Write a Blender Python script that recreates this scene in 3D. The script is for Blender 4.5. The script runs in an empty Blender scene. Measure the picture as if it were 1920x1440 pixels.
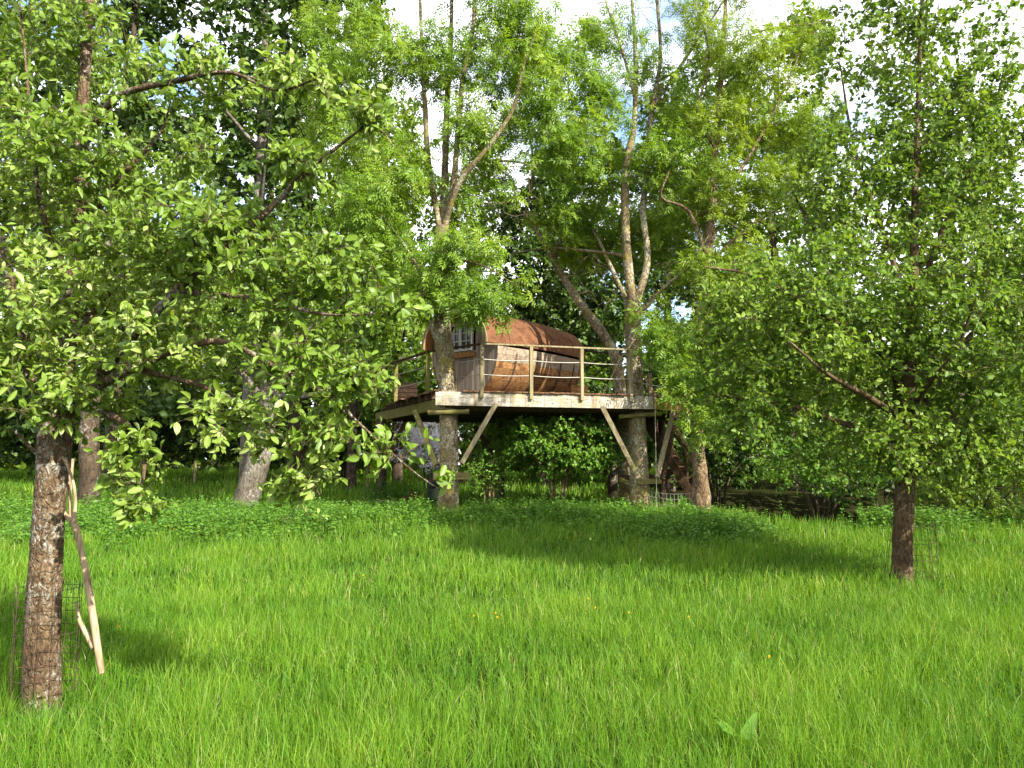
import bpy, math, random
import numpy as np
from mathutils import Vector, Matrix, noise as mnoise

rng = np.random.default_rng(7)
random.seed(7)
scene = bpy.context.scene
col = scene.collection

# ------------------------------------------------------------------ camera, sky, sun, exposure
F = 1440.0                      # focal length in photograph pixels (1920 wide)
CAM_Z = 1.6
PITCH = math.atan(140.0 / F)
cam = bpy.data.cameras.new('camera')
cam.sensor_width = 36.0
cam.lens = 36.0 * F / 1920.0
cam.clip_start = 0.05
cam.clip_end = 2000.0
cam_o = bpy.data.objects.new('camera', cam)
col.objects.link(cam_o)
cam_o.location = (0, 0, CAM_Z)
cam_o.rotation_euler = (math.pi / 2 + PITCH, 0, 0)
scene.camera = cam_o

SUN_EL = math.radians(35)
SUN_H = np.array([0.72, -0.69]); SUN_H /= np.linalg.norm(SUN_H)
sun_dir = Vector((SUN_H[0] * math.cos(SUN_EL), SUN_H[1] * math.cos(SUN_EL), math.sin(SUN_EL)))

world = bpy.data.worlds.new('World')
scene.world = world
world.use_nodes = True
wn = world.node_tree.nodes; wl = world.node_tree.links
wn.clear()
w_out = wn.new('ShaderNodeOutputWorld')
w_bg = wn.new('ShaderNodeBackground'); w_bg.inputs['Strength'].default_value = 0.15
sky = wn.new('ShaderNodeTexSky'); sky.sky_type = 'NISHITA'; sky.sun_disc = False
sky.sun_elevation = SUN_EL
sky.sun_rotation = math.atan2(sun_dir.x, sun_dir.y)
w_tc = wn.new('ShaderNodeTexCoord')
w_map = wn.new('ShaderNodeMapping'); w_map.inputs['Scale'].default_value = (1.0, 1.0, 2.2)
w_map.inputs['Location'].default_value = (3.1, 0.4, 0.2)
w_noise = wn.new('ShaderNodeTexNoise'); w_noise.inputs['Scale'].default_value = 3.2
w_noise.inputs['Detail'].default_value = 7.0; w_noise.inputs['Roughness'].default_value = 0.55
w_ramp = wn.new('ShaderNodeValToRGB')
w_ramp.color_ramp.elements[0].position = 0.36; w_ramp.color_ramp.elements[1].position = 0.50
w_mix = wn.new('ShaderNodeMix'); w_mix.data_type = 'RGBA'
w_mix.inputs['B'].default_value = (5.6, 5.8, 6.1, 1)
wl.new(w_tc.outputs['Generated'], w_map.inputs['Vector'])
wl.new(w_map.outputs[0], w_noise.inputs['Vector'])
wl.new(w_noise.outputs[0], w_ramp.inputs[0])
wl.new(w_ramp.outputs[0], w_mix.inputs['Factor'])
wl.new(sky.outputs[0], w_mix.inputs['A'])
wl.new(w_mix.outputs['Result'], w_bg.inputs['Color'])
wl.new(w_bg.outputs[0], w_out.inputs['Surface'])

sun = bpy.data.lights.new('sun', 'SUN')
sun.energy = 5.0
sun.angle = math.radians(0.53)
sun.color = (1.0, 0.95, 0.85)
sun_o = bpy.data.objects.new('sun', sun)
col.objects.link(sun_o)
sun_o.location = (20, -20, 30)
sun_o.rotation_euler = sun_dir.to_track_quat('Z', 'Y').to_euler()

scene.view_settings.view_transform = 'Standard'
scene.view_settings.look = 'None'
scene.view_settings.gamma = 1.0
scene.view_settings.use_curve_mapping = False
scene.view_settings.exposure = 1.5
scene.render.engine = 'CYCLES'
scene.cycles.max_bounces = 7
scene.cycles.diffuse_bounces = 3
scene.cycles.transmission_bounces = 4
scene.cycles.transparent_max_bounces = 6
scene.cycles.glossy_bounces = 2
scene.cycles.use_denoising = True

# ------------------------------------------------------------------ basic helpers
CP, SP = math.cos(PITCH), math.sin(PITCH)

def P(px, py, Y):
    """photo pixel + distance along +Y -> world point"""
    a = (px - 960.0) / F; b = (720.0 - py) / F
    d = np.array([a, CP - b * SP, SP + b * CP])
    t = Y / d[1]
    return np.array([d[0] * t, Y, CAM_Z + d[2] * t])

def project(V):
    V = np.asarray(V, float).reshape(-1, 3)
    x = V[:, 0]; y = V[:, 1]; z = V[:, 2] - CAM_Z
    f = y * CP + z * SP; u = -y * SP + z * CP
    f = np.where(np.abs(f) < 1e-6, 1e-6, f)
    return 960 + F * x / f, 720 - F * u / f, f

def sst(a, b, x):
    t = np.clip((np.asarray(x, float) - a) / (b - a), 0, 1)
    return t * t * (3 - 2 * t)

def wob(x, y, s=1.0, k=0.0):
    """cheap smooth 2D noise in about -1..1"""
    x = np.asarray(x, float) * s; y = np.asarray(y, float) * s
    return (np.sin(1.7 * x + 0.6 * y + 1.3 + k) + np.sin(-0.9 * x + 1.9 * y + 4.1 + 2 * k)
            + np.sin(2.9 * x - 2.3 * y + 0.7 + 3 * k) * 0.6 + np.sin(4.3 * x + 3.7 * y + 2.2 + k) * 0.4) / 3.0

def ground_z(x, y):
    x = np.asarray(x, float); y = np.asarray(y, float)
    z = 0.30 * sst(9, 17, y) + 0.50 * sst(19, 42, y)
    bank = 0.07 * np.exp(-((y - 16.2) / 1.6) ** 2) * sst(-9, -5, x) * (1 - sst(5, 7, x))
    ditch = -1.15 * sst(15.5, 16.9, y + 0.12 * (x - 6)) * (1 - sst(22, 25, y)) * sst(4.8, 6.0, x) * (1 - sst(14, 18, x))
    return z + bank + ditch + 0.025 * wob(x, y, 0.9) * sst(2, 6, y)

def G(x, y, dz=0.0):
    return np.array([x, y, float(ground_z(x, y)) + dz])

base_of = {}

def mesh_data(name, V, faces, mat=None, smooth=False, attr=None):
    """faces: list of arrays, each (n,3) or (n,4)"""
    V = np.asarray(V, np.float32).reshape(-1, 3)
    me = bpy.data.meshes.new(name)
    fs = [np.asarray(f, np.int32) for f in faces if len(f)]
    nf = sum(len(f) for f in fs)
    loops = np.concatenate([f.ravel() for f in fs])
    tot = np.concatenate([np.full(len(f), f.shape[1], np.int32) for f in fs])
    start = np.concatenate([[0], np.cumsum(tot)[:-1]]).astype(np.int32)
    me.vertices.add(len(V)); me.vertices.foreach_set('co', V.ravel())
    me.loops.add(len(loops)); me.loops.foreach_set('vertex_index', loops)
    me.polygons.add(nf)
    me.polygons.foreach_set('loop_start', start)
    try:
        me.polygons.foreach_set('loop_total', tot)
    except Exception:
        pass
    me.polygons.foreach_set('use_smooth', np.full(nf, bool(smooth)))
    if attr is not None:
        a = me.attributes.new('rnd', 'FLOAT', 'POINT')
        a.data.foreach_set('value', np.asarray(attr, np.float32))
    me.update(calc_edges=True)
    me.validate(verbose=False)
    if mat:
        me.materials.append(mat)
    return me

def mk(name, V, faces, mat, parent=None, smooth=False, attr=None, kind=None, origin=None, label=None):
    b = np.zeros(3)
    if parent is not None:
        b = base_of[parent.name]
    elif origin is not None:
        b = np.asarray(origin, float)
    me = mesh_data(name, np.asarray(V, float).reshape(-1, 3) - b, faces, mat, smooth, attr)
    o = bpy.data.objects.new(name, me)
    col.objects.link(o)
    if parent is not None:
        o.parent = parent
    else:
        o.location = b
    base_of[o.name] = b
    if kind: o['kind'] = kind
    if label: o['label'] = label
    return o

def thing(name, base, label, cat, group=None):
    o = bpy.data.objects.new(name, None)
    col.objects.link(o)
    o.empty_display_size = 0.2
    o.location = base
    base_of[o.name] = np.asarray(base, float)
    o['label'] = label; o['category'] = cat
    if group: o['group'] = group
    return o

def tag(o, label, cat, group=None):
    o['label'] = label; o['category'] = cat
    if group: o['group'] = group
    return o

class Acc:
    def __init__(s): s.v = []; s.f3 = []; s.f4 = []; s.n = 0; s.a = []
    def add(s, V, f3=None, f4=None, a=0.5):
        V = np.asarray(V, float).reshape(-1, 3)
        if f3 is not None and len(f3): s.f3.append(np.asarray(f3, np.int64) + s.n)
        if f4 is not None and len(f4): s.f4.append(np.asarray(f4, np.int64) + s.n)
        s.v.append(V); s.n += len(V)
        s.a.append(np.broadcast_to(np.asarray(a, float), (len(V),)))
        return s
    def get(s):
        fs = []
        if s.f3: fs.append(np.concatenate(s.f3))
        for w_ in sorted({f.shape[1] for f in s.f4}): fs.append(np.concatenate([f for f in s.f4 if f.shape[1] == w_]))
        return np.concatenate(s.v), fs, np.concatenate(s.a)
    def build(s, name, mat, parent=None, smooth=False, kind=None, origin=None, label=None, use_attr=True):
        V, fs, a = s.get()
        return mk(name, V, fs, mat, parent, smooth, a if use_attr else None, kind, origin, label)

BOXF = np.array([[0, 3, 2, 1], [4, 5, 6, 7], [0, 1, 5, 4], [1, 2, 6, 5], [2, 3, 7, 6], [3, 0, 4, 7]])

def nrm(v):
    v = np.asarray(v, float)
    n = np.linalg.norm(v, axis=-1, keepdims=True)
    return v / np.maximum(n, 1e-9)

def beam(p0, p1, w, h, up=(0, 0, 1), jit=0.0):
    """a timber from p0 to p1, w across, h along up"""
    p0 = np.asarray(p0, float); p1 = np.asarray(p1, float)
    d = nrm(p1 - p0); s = np.cross(d, up)
    if np.linalg.norm(s) < 1e-4: s = np.cross(d, (1, 0, 0))
    s = nrm(s); u = np.cross(s, d)
    V = []
    for p in (p0, p1):
        for a, b in ((-1, -1), (1, -1), (1, 1), (-1, 1)):
            V.append(p + s * a * w / 2 + u * b * h / 2)
    V = np.array(V)
    if jit: V = V + rng.normal(0, jit, V.shape)
    return V, BOXF

def catmull(pts, rad, step):
    pts = np.asarray(pts, float); rad = np.asarray(rad, float)
    n = len(pts)
    ext = np.vstack([2 * pts[0] - pts[1], pts, 2 * pts[-1] - pts[-2]])
    outp = []; outr = []
    for i in range(n - 1):
        p0, p1, p2, p3 = ext[i], ext[i + 1], ext[i + 2], ext[i + 3]
        m = max(2, int(np.linalg.norm(p2 - p1) / step) + 1)
        for t in np.linspace(0, 1, m, endpoint=False):
            outp.append(0.5 * (2 * p1 + (p2 - p0) * t + (2 * p0 - 5 * p1 + 4 * p2 - p3) * t * t + (3 * p1 - p0 - 3 * p2 + p3) * t ** 3))
            outr.append(rad[i] * (1 - t) + rad[i + 1] * t)
    outp.append(pts[-1]); outr.append(rad[-1])
    return np.array(outp), np.array(outr)

def tubes(pts, rad, sides):
    """batch of tubes: pts (N,m,3), rad (N,m) -> V, quads"""
    pts = np.asarray(pts, float); rad = np.asarray(rad, float)
    N, m, _ = pts.shape
    t = np.empty_like(pts)
    t[:, 1:-1] = pts[:, 2:] - pts[:, :-2]; t[:, 0] = pts[:, 1] - pts[:, 0]; t[:, -1] = pts[:, -1] - pts[:, -2]
    t = nrm(t)
    ref = np.where(np.abs(t[:, :1, 2:3]) > 0.92, np.array([1.0, 0.03, 0.01]), np.array([0.02, 0.01, 1.0]))
    # parallel transport
    x = np.empty_like(pts)
    x0 = nrm(np.cross(ref[:, 0], t[:, 0])); x[:, 0] = x0
    for i in range(1, m):
        v = x[:, i - 1] - t[:, i] * np.sum(x[:, i - 1] * t[:, i], -1, keepdims=True)
        x[:, i] = nrm(v)
    y = np.cross(t, x)
    ang = np.linspace(0, 2 * math.pi, sides, endpoint=False)
    ring = x[:, :, None] * np.cos(ang)[None, None, :, None] + y[:, :, None] * np.sin(ang)[None, None, :, None]
    V = pts[:, :, None] + ring * rad[:, :, None, None]
    idx = np.arange(N * m * sides).reshape(N, m, sides)
    a = idx[:, :-1]; b = idx[:, 1:]
    q = np.stack([a, np.roll(a, -1, 2), np.roll(b, -1, 2), b], -1).reshape(-1, 4)
    return V.reshape(-1, 3), q, ring.reshape(-1, 3)

def tube1(acc, pts, rad, sides, bump=0.0, freq=14.0, a=0.5, flare=None, zs=0.45):
    V, q, N = tubes(np.asarray(pts)[None], np.asarray(rad)[None], sides)
    if bump:
        d = np.empty(len(V))
        for i, p in enumerate(V):
            q1 = Vector((p[0] * freq, p[1] * freq, p[2] * freq * zs))
            c = mnoise.noise(q1) + 0.5 * mnoise.noise(q1 * 2.3)
            d[i] = c + 0.6 * mnoise.noise(Vector((p[0] * 2.2, p[1] * 2.2, p[2] * 1.3)))
        rr = np.repeat(np.asarray(rad), sides)
        V = V + N * (d * bump * np.minimum(1, rr / 0.09))[:, None]
    m = len(pts)
    acc.add(V, None, q, a)
    # end cap
    acc.add(V[-sides:], [[0, k, k + 1] for k in range(1, sides - 1)], None, a)
    return acc

def blob_points(c, r, n, shell=0.45):
    v = nrm(rng.normal(size=(n, 3)))
    rad = rng.random(n) ** shell
    return np.asarray(c) + v * rad[:, None] * np.asarray(r)

# ------------------------------------------------------------------ materials
def new_mat(name):
    m = bpy.data.materials.new(name); m.use_nodes = True
    nt = m.node_tree; nt.nodes.clear()
    out = nt.nodes.new('ShaderNodeOutputMaterial')
    return m, nt, out

def ramp(nt, stops, fac):
    r = nt.nodes.new('ShaderNodeValToRGB')
    e = r.color_ramp.elements
    while len(e) < len(stops): e.new(0.5)
    for el, (p, c) in zip(e, stops):
        el.position = p; el.color = (c[0], c[1], c[2], 1)
    nt.links.new(fac, r.inputs[0])
    return r.outputs[0]

def noise_tex(nt, vec, scale, detail=4, rough=0.55, dist=0.0):
    n = nt.nodes.new('ShaderNodeTexNoise')
    n.inputs['Scale'].default_value = scale; n.inputs['Detail'].default_value = detail
    n.inputs['Roughness'].default_value = rough; n.inputs['Distortion'].default_value = dist
    if vec is not None: nt.links.new(vec, n.inputs['Vector'])
    return n.outputs[0]

def mapping(nt, scale=(1, 1, 1), rot=(0, 0, 0), src='Object'):
    tc = nt.nodes.new('ShaderNodeTexCoord'); mp = nt.nodes.new('ShaderNodeMapping')
    mp.inputs['Scale'].default_value = scale; mp.inputs['Rotation'].default_value = rot
    nt.links.new(tc.outputs[src], mp.inputs['Vector'])
    return mp.outputs[0]

def mixc(nt, fac, a, b, mode='MIX'):
    m = nt.nodes.new('ShaderNodeMix'); m.data_type = 'RGBA'; m.blend_type = mode
    for k, v in (('Factor', fac), ('A', a), ('B', b)):
        if isinstance(v, bpy.types.NodeSocket): nt.links.new(v, m.inputs[k])
        elif k == 'Factor': m.inputs[k].default_value = v
        else: m.inputs[k].default_value = (v[0], v[1], v[2], 1)
    return m.outputs['Result']

def leaf_mat(name, stops, trans=0.35, rough=0.45, spec=0.35, tint=(1.26, 1.18, 0.40), under=None):
    m, nt, out = new_mat(name)
    at = nt.nodes.new('ShaderNodeAttribute'); at.attribute_name = 'rnd'
    c = ramp(nt, stops, at.outputs['Fac'])
    if under:
        gn = nt.nodes.new('ShaderNodeNewGeometry')
        c = mixc(nt, gn.outputs['Backfacing'], c, mixc(nt, 0.5, c, under))
    p = nt.nodes.new('ShaderNodeBsdfPrincipled')
    p.inputs['Roughness'].default_value = rough
    p.inputs['Specular IOR Level'].default_value = spec
    nt.links.new(c, p.inputs['Base Color'])
    t = nt.nodes.new('ShaderNodeBsdfTranslucent')
    nt.links.new(mixc(nt, 1.0, c, tint, 'MULTIPLY'), t.inputs['Color'])
    mx = nt.nodes.new('ShaderNodeMixShader'); mx.inputs[0].default_value = trans
    nt.links.new(p.outputs[0], mx.inputs[1]); nt.links.new(t.outputs[0], mx.inputs[2])
    nt.links.new(mx.outputs[0], out.inputs['Surface'])
    return m

def solid_mat(name, color_fn, rough=0.85, bump_fn=None, bump_d=0.01, bump_s=0.6, spec=0.2, metal=0.0):
    m, nt, out = new_mat(name)
    p = nt.nodes.new('ShaderNodeBsdfPrincipled')
    p.inputs['Roughness'].default_value = rough
    p.inputs['Specular IOR Level'].default_value = spec
    p.inputs['Metallic'].default_value = metal
    c = color_fn(nt)
    if isinstance(c, bpy.types.NodeSocket): nt.links.new(c, p.inputs['Base Color'])
    else: p.inputs['Base Color'].default_value = (c[0], c[1], c[2], 1)
    if bump_fn:
        b = nt.nodes.new('ShaderNodeBump'); b.inputs['Strength'].default_value = bump_s
        b.inputs['Distance'].default_value = bump_d
        nt.links.new(bump_fn(nt), b.inputs['Height']); nt.links.new(b.outputs[0], p.inputs['Normal'])
    nt.links.new(p.outputs[0], out.inputs['Surface'])
    return m

M = {}
# foliage (albedo 0.04 .. 0.2 in green)
M['apple_leaf'] = leaf_mat('apple_leaf', [(0, (0.105, 0.180, 0.015)), (0.5, (0.170, 0.270, 0.028)), (0.85, (0.26, 0.355, 0.070)), (1, (0.40, 0.46, 0.18))], 0.44, 0.42, 0.35, under=(0.16, 0.24, 0.09))  # palest ramp stop puts sunlit leaf highlights into the colour
M['pear_leaf'] = leaf_mat('pear_leaf', [(0, (0.085, 0.160, 0.013)), (0.6, (0.140, 0.235, 0.021)), (1, (0.24, 0.335, 0.05))], 0.46, 0.45, 0.25, under=(0.12, 0.2, 0.06))
M['ash_leaf'] = leaf_mat('ash_leaf', [(0, (0.110, 0.205, 0.016)), (0.6, (0.170, 0.280, 0.024)), (1, (0.25, 0.34, 0.035))], 0.45, 0.5, 0.3)
M['yellow_ash_leaf'] = leaf_mat('yellow_ash_leaf', [(0, (0.125, 0.205, 0.012)), (0.6, (0.18, 0.265, 0.018)), (1, (0.26, 0.33, 0.025))], 0.45, 0.5, 0.3)
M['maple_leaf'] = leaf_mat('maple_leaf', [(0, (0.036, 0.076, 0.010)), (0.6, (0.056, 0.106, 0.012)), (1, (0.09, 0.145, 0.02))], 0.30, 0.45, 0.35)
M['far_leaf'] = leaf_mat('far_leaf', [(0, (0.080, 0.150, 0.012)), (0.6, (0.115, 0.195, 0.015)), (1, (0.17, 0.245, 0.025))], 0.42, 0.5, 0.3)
M['hazel_leaf'] = leaf_mat('hazel_leaf', [(0, (0.07, 0.165, 0.015)), (0.6, (0.105, 0.225, 0.02)), (1, (0.16, 0.28, 0.03))], 0.42, 0.45, 0.3)
M['nettle_leaf'] = leaf_mat('nettle_leaf', [(0, (0.055, 0.14, 0.018)), (0.6, (0.095, 0.205, 0.022)), (1, (0.15, 0.26, 0.03))], 0.38, 0.5, 0.25)
M['blossom'] = leaf_mat('blossom', [(0, (0.55, 0.52, 0.55)), (1, (0.8, 0.76, 0.78))], 0.35, 0.6, 0.2, tint=(1, 1, 1))
M['grass'] = leaf_mat('grass', [(0, (0.052, 0.142, 0.010)), (0.45, (0.100, 0.222, 0.014)), (0.8, (0.15, 0.280, 0.018)), (0.95, (0.235, 0.335, 0.035)), (1, (0.38, 0.36, 0.15))], 0.43, 0.5, 0.25, tint=(1.3, 1.15, 0.5))
M['petal'] = leaf_mat('petal', [(0, (0.75, 0.5, 0.02)), (1, (0.8, 0.55, 0.02))], 0.2, 0.4, 0.4, tint=(1, 1, 1))
M['dark_red'] = leaf_mat('dark_red', [(0, (0.10, 0.008, 0.014)), (1, (0.2, 0.012, 0.03))], 0.2, 0.5, 0.3, tint=(1, 1, 1))

def ground_col(nt):
    v = mapping(nt)
    n = noise_tex(nt, v, 0.8, 6)
    n2 = noise_tex(nt, v, 9.0, 4)
    g = ramp(nt, [(0.3, (0.012, 0.018, 0.005)), (0.7, (0.024, 0.036, 0.008))], n)
    return mixc(nt, n2, g, (0.022, 0.016, 0.009))
M['ground'] = solid_mat('ground', ground_col, 0.95, lambda nt: noise_tex(nt, mapping(nt), 14, 6), 0.05, spec=0.0)

def bark_mat(name, dark, mid, lichen, amount=0.5, scale=1.0, moss=None, bscale=26, plates=0.0):
    def plate(nt):
        v = mapping(nt, (1, 1, 0.7))
        wv = nt.nodes.new('ShaderNodeVectorMath'); wv.operation = 'ADD'
        nz = nt.nodes.new('ShaderNodeTexNoise'); nz.inputs['Scale'].default_value = 9 * scale
        nt.links.new(v, nz.inputs['Vector'])
        sc_ = nt.nodes.new('ShaderNodeVectorMath'); sc_.operation = 'SCALE'; sc_.inputs['Scale'].default_value = 0.16 / scale
        nt.links.new(nz.outputs['Color'], sc_.inputs[0])
        nt.links.new(v, wv.inputs[0]); nt.links.new(sc_.outputs[0], wv.inputs[1])
        vo = nt.nodes.new('ShaderNodeTexVoronoi'); vo.feature = 'DISTANCE_TO_EDGE'; vo.inputs['Scale'].default_value = plates
        nt.links.new(wv.outputs[0], vo.inputs['Vector'])
        return vo.outputs['Distance']
    def cf(nt):
        v = mapping(nt, (1, 1, 0.4))
        vo = mapping(nt, (1, 1, 0.8))
        n = noise_tex(nt, v, bscale * scale, 6, 0.6, 0.4)
        c = ramp(nt, [(0.32, dark), (0.52, mid), (0.75, tuple(min(1, x * 1.45) for x in mid))], n)
        big = ramp(nt, [(0.35, (0.72, 0.66, 0.6)), (0.65, (1.15, 1.12, 1.05))], noise_tex(nt, vo, 2.5 * scale, 4, 0.6))
        c = mixc(nt, 1.0, c, big, 'MULTIPLY')
        if moss:
            mm = ramp(nt, [(0.5, (0, 0, 0)), (0.62, (1, 1, 1))], noise_tex(nt, vo, 5 * scale, 5, 0.6))
            c = mixc(nt, mm, c, moss)
        l = noise_tex(nt, vo, 20 * scale, 6, 0.7, 0.8)
        l2 = noise_tex(nt, vo, 2.1 * scale, 3, 0.5)
        mth = nt.nodes.new('ShaderNodeMath'); mth.operation = 'MULTIPLY_ADD'
        nt.links.new(l2, mth.inputs[0]); mth.inputs[1].default_value = 0.55; nt.links.new(l, mth.inputs[2])
        t = 1.03 - 0.15 * amount
        lf = ramp(nt, [(t - 0.14 - 0.0, (0, 0, 0)), (t - 0.04, (1, 1, 1))], mth.outputs[0])
        c = mixc(nt, lf, c, lichen)
        if plates:
            c = mixc(nt, ramp(nt, [(0.0, (0.45, 0.45, 0.45)), (0.06, (0, 0, 0))], plate(nt)), c, dark)
        return c
    def bf(nt):
        v = mapping(nt, (1, 1, 0.4))
        h = noise_tex(nt, v, bscale * scale, 7, 0.65, 0.5)
        if plates:
            a = nt.nodes.new('ShaderNodeMath'); a.operation = 'MULTIPLY_ADD'
            nt.links.new(ramp(nt, [(0.0, (0, 0, 0)), (0.2, (1, 1, 1))], plate(nt)), a.inputs[0]); a.inputs[1].default_value = 0.35
            nt.links.new(h, a.inputs[2]); h = a.outputs[0]
        return h
    return solid_mat(name, cf, 0.9, bf, 0.03, 0.9, 0.15)

M['apple_bark'] = bark_mat('apple_bark', (0.035, 0.022, 0.012), (0.13, 0.09, 0.052), (0.28, 0.265, 0.215), 0.5, 1.8, plates=21)
M['pear_bark'] = bark_mat('pear_bark', (0.022, 0.014, 0.008), (0.095, 0.065, 0.036), (0.22, 0.18, 0.12), 0.25, 1.2)
M['ash_bark'] = bark_mat('ash_bark', (0.055, 0.042, 0.022), (0.145, 0.115, 0.068), (0.33, 0.30, 0.21), 0.7, 1.1, (0.17, 0.135, 0.03))
M['rough_bark'] = bark_mat('rough_bark', (0.03, 0.02, 0.012), (0.17, 0.12, 0.07), (0.31, 0.25, 0.155), 0.6, 0.8, plates=11)
M['grey_bark'] = bark_mat('grey_bark', (0.04, 0.035, 0.028), (0.12, 0.105, 0.082), (0.25, 0.24, 0.20), 0.5, 0.9)
M['dark_bark'] = bark_mat('dark_bark', (0.018, 0.013, 0.009), (0.07, 0.052, 0.035), (0.2, 0.18, 0.14), 0.35, 0.6)
M['twig'] = solid_mat('twig', lambda nt: ramp(nt, [(0.3, (0.05, 0.035, 0.02)), (0.7, (0.13, 0.10, 0.055))], noise_tex(nt, mapping(nt), 6, 3)), 0.85)
M['dead_wood'] = solid_mat('dead_wood', lambda nt: ramp(nt, [(0.3, (0.09, 0.058, 0.032)), (0.5, (0.31, 0.22, 0.13)), (0.75, (0.45, 0.35, 0.22))], noise_tex(nt, mapping(nt, (1, 1, 0.15)), 40, 5)), 0.8,
                           lambda nt: noise_tex(nt, mapping(nt, (1, 1, 0.12)), 60, 4), 0.01)

def wood_mat(name, a, b, c, along='x', stain=None, stain_amt=0.5, knots=False, sc=1.0, rough=0.85, drips=None):
    s = {'x': (0.5, 9, 9), 'y': (9, 0.5, 9), 'z': (9, 9, 0.5)}[along]
    def cf(nt):
        oi = nt.nodes.new('ShaderNodeObjectInfo')
        tc = nt.nodes.new('ShaderNodeTexCoord'); mp = nt.nodes.new('ShaderNodeMapping')
        mp.inputs['Scale'].default_value = tuple(q * sc for q in s)
        ad = nt.nodes.new('ShaderNodeVectorMath'); ad.operation = 'ADD'
        mlt = nt.nodes.new('ShaderNodeVectorMath'); mlt.operation = 'SCALE'; mlt.inputs[0].default_value = (7, 3, 5)
        nt.links.new(oi.outputs['Random'], mlt.inputs['Scale'])
        nt.links.new(tc.outputs['Object'], ad.inputs[0]); nt.links.new(mlt.outputs[0], ad.inputs[1])
        nt.links.new(ad.outputs[0], mp.inputs['Vector'])
        n = noise_tex(nt, mp.outputs[0], 2.6, 6, 0.62, 0.5)
        col_ = ramp(nt, [(0.3, a), (0.52, b), (0.72, c)], n)
        # board to board difference
        r2 = ramp(nt, [(0, (0.72, 0.72, 0.72)), (1, (1.12, 1.12, 1.12))], oi.outputs['Random'])
        col_ = mixc(nt, 1.0, col_, r2, 'MULTIPLY')
        if stain:
            f = ramp(nt, [(0.62 - 0.3 * stain_amt, (0, 0, 0)), (0.78 - 0.3 * stain_amt, (1, 1, 1))], noise_tex(nt, ad.outputs[0], 3.1, 6, 0.65))
            col_ = mixc(nt, f, col_, stain)
        if drips:
            dv = nt.nodes.new('ShaderNodeMapping'); dv.inputs['Scale'].default_value = (11, 11, 0.9)
            nt.links.new(tc.outputs['Object'], dv.inputs['Vector'])
            df = ramp(nt, [(0.50, (0, 0, 0)), (0.64, (0.85, 0.85, 0.85))], noise_tex(nt, dv.outputs[0], 1.3, 6, 0.7))
            col_ = mixc(nt, df, col_, drips)
        if knots:
            vv = nt.nodes.new('ShaderNodeTexVoronoi'); vv.inputs['Scale'].default_value = 7
            nt.links.new(ad.outputs[0], vv.inputs['Vector'])
            k = ramp(nt, [(0.08, (1, 1, 1)), (0.14, (0, 0, 0))], vv.outputs['Distance'])
            col_ = mixc(nt, k, col_, (0.07, 0.04, 0.025))
        return col_
    return solid_mat(name, cf, rough, lambda nt: noise_tex(nt, mapping(nt, tuple(q * 2 for q in s)), 3, 5), 0.006, 0.5, 0.06)

M['fascia'] = wood_mat('fascia', (0.18, 0.15, 0.11), (0.38, 0.34, 0.275), (0.54, 0.50, 0.43), 'x', (0.30, 0.24, 0.12), 0.42, True, drips=(0.16, 0.11, 0.06))
M['rail_wood'] = wood_mat('rail_wood', (0.12, 0.095, 0.05), (0.24, 0.195, 0.11), (0.36, 0.31, 0.195), 'z', (0.20, 0.19, 0.05), 0.3)
M['brace_wood'] = wood_mat('brace_wood', (0.16, 0.12, 0.065), (0.29, 0.235, 0.14), (0.42, 0.36, 0.24), 'z', (0.2, 0.19, 0.05), 0.25)
M['mossy'] = wood_mat('mossy', (0.07, 0.055, 0.022), (0.17, 0.14, 0.055), (0.28, 0.24, 0.12), 'x', (0.13, 0.125, 0.025), 0.55)
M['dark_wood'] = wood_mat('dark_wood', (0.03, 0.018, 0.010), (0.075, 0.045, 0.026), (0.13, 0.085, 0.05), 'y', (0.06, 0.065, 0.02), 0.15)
M['black_wood'] = wood_mat('black_wood', (0.012, 0.008, 0.006), (0.03, 0.018, 0.012), (0.055, 0.034, 0.022), 'y')
M['deck_wood'] = wood_mat('deck_wood', (0.07, 0.035, 0.02), (0.15, 0.08, 0.045), (0.25, 0.15, 0.09), 'y', (0.10, 0.09, 0.03), 0.2)
M['brown_board'] = wood_mat('brown_board', (0.16, 0.07, 0.025), (0.32, 0.16, 0.06), (0.45, 0.26, 0.11), 'x', (0.1, 0.05, 0.025), 0.3)
M['stave'] = wood_mat('stave', (0.12, 0.055, 0.020), (0.26, 0.135, 0.055), (0.38, 0.225, 0.105), 'x', (0.10, 0.045, 0.02), 0.4, False, 1.3, 0.9)
M['pale_stave'] = wood_mat('pale_stave', (0.17, 0.12, 0.085), (0.30, 0.23, 0.165), (0.42, 0.34, 0.255), 'x', (0.3, 0.18, 0.09), 0.3)
M['wall_board'] = wood_mat('wall_board', (0.13, 0.10, 0.075), (0.26, 0.22, 0.175), (0.40, 0.355, 0.29), 'z', (0.2, 0.15, 0.10), 0.2, True)
M['gable_board'] = wood_mat('gable_board', (0.16, 0.10, 0.05), (0.30, 0.2, 0.1), (0.42, 0.3, 0.17), 'z')
M['soffit'] = wood_mat('soffit', (0.24, 0.11, 0.04), (0.38, 0.19, 0.08), (0.48, 0.27, 0.13), 'x')
M['window_paint'] = wood_mat('window_paint', (0.36, 0.34, 0.31), (0.52, 0.50, 0.46), (0.62, 0.6, 0.57), 'z')
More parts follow.
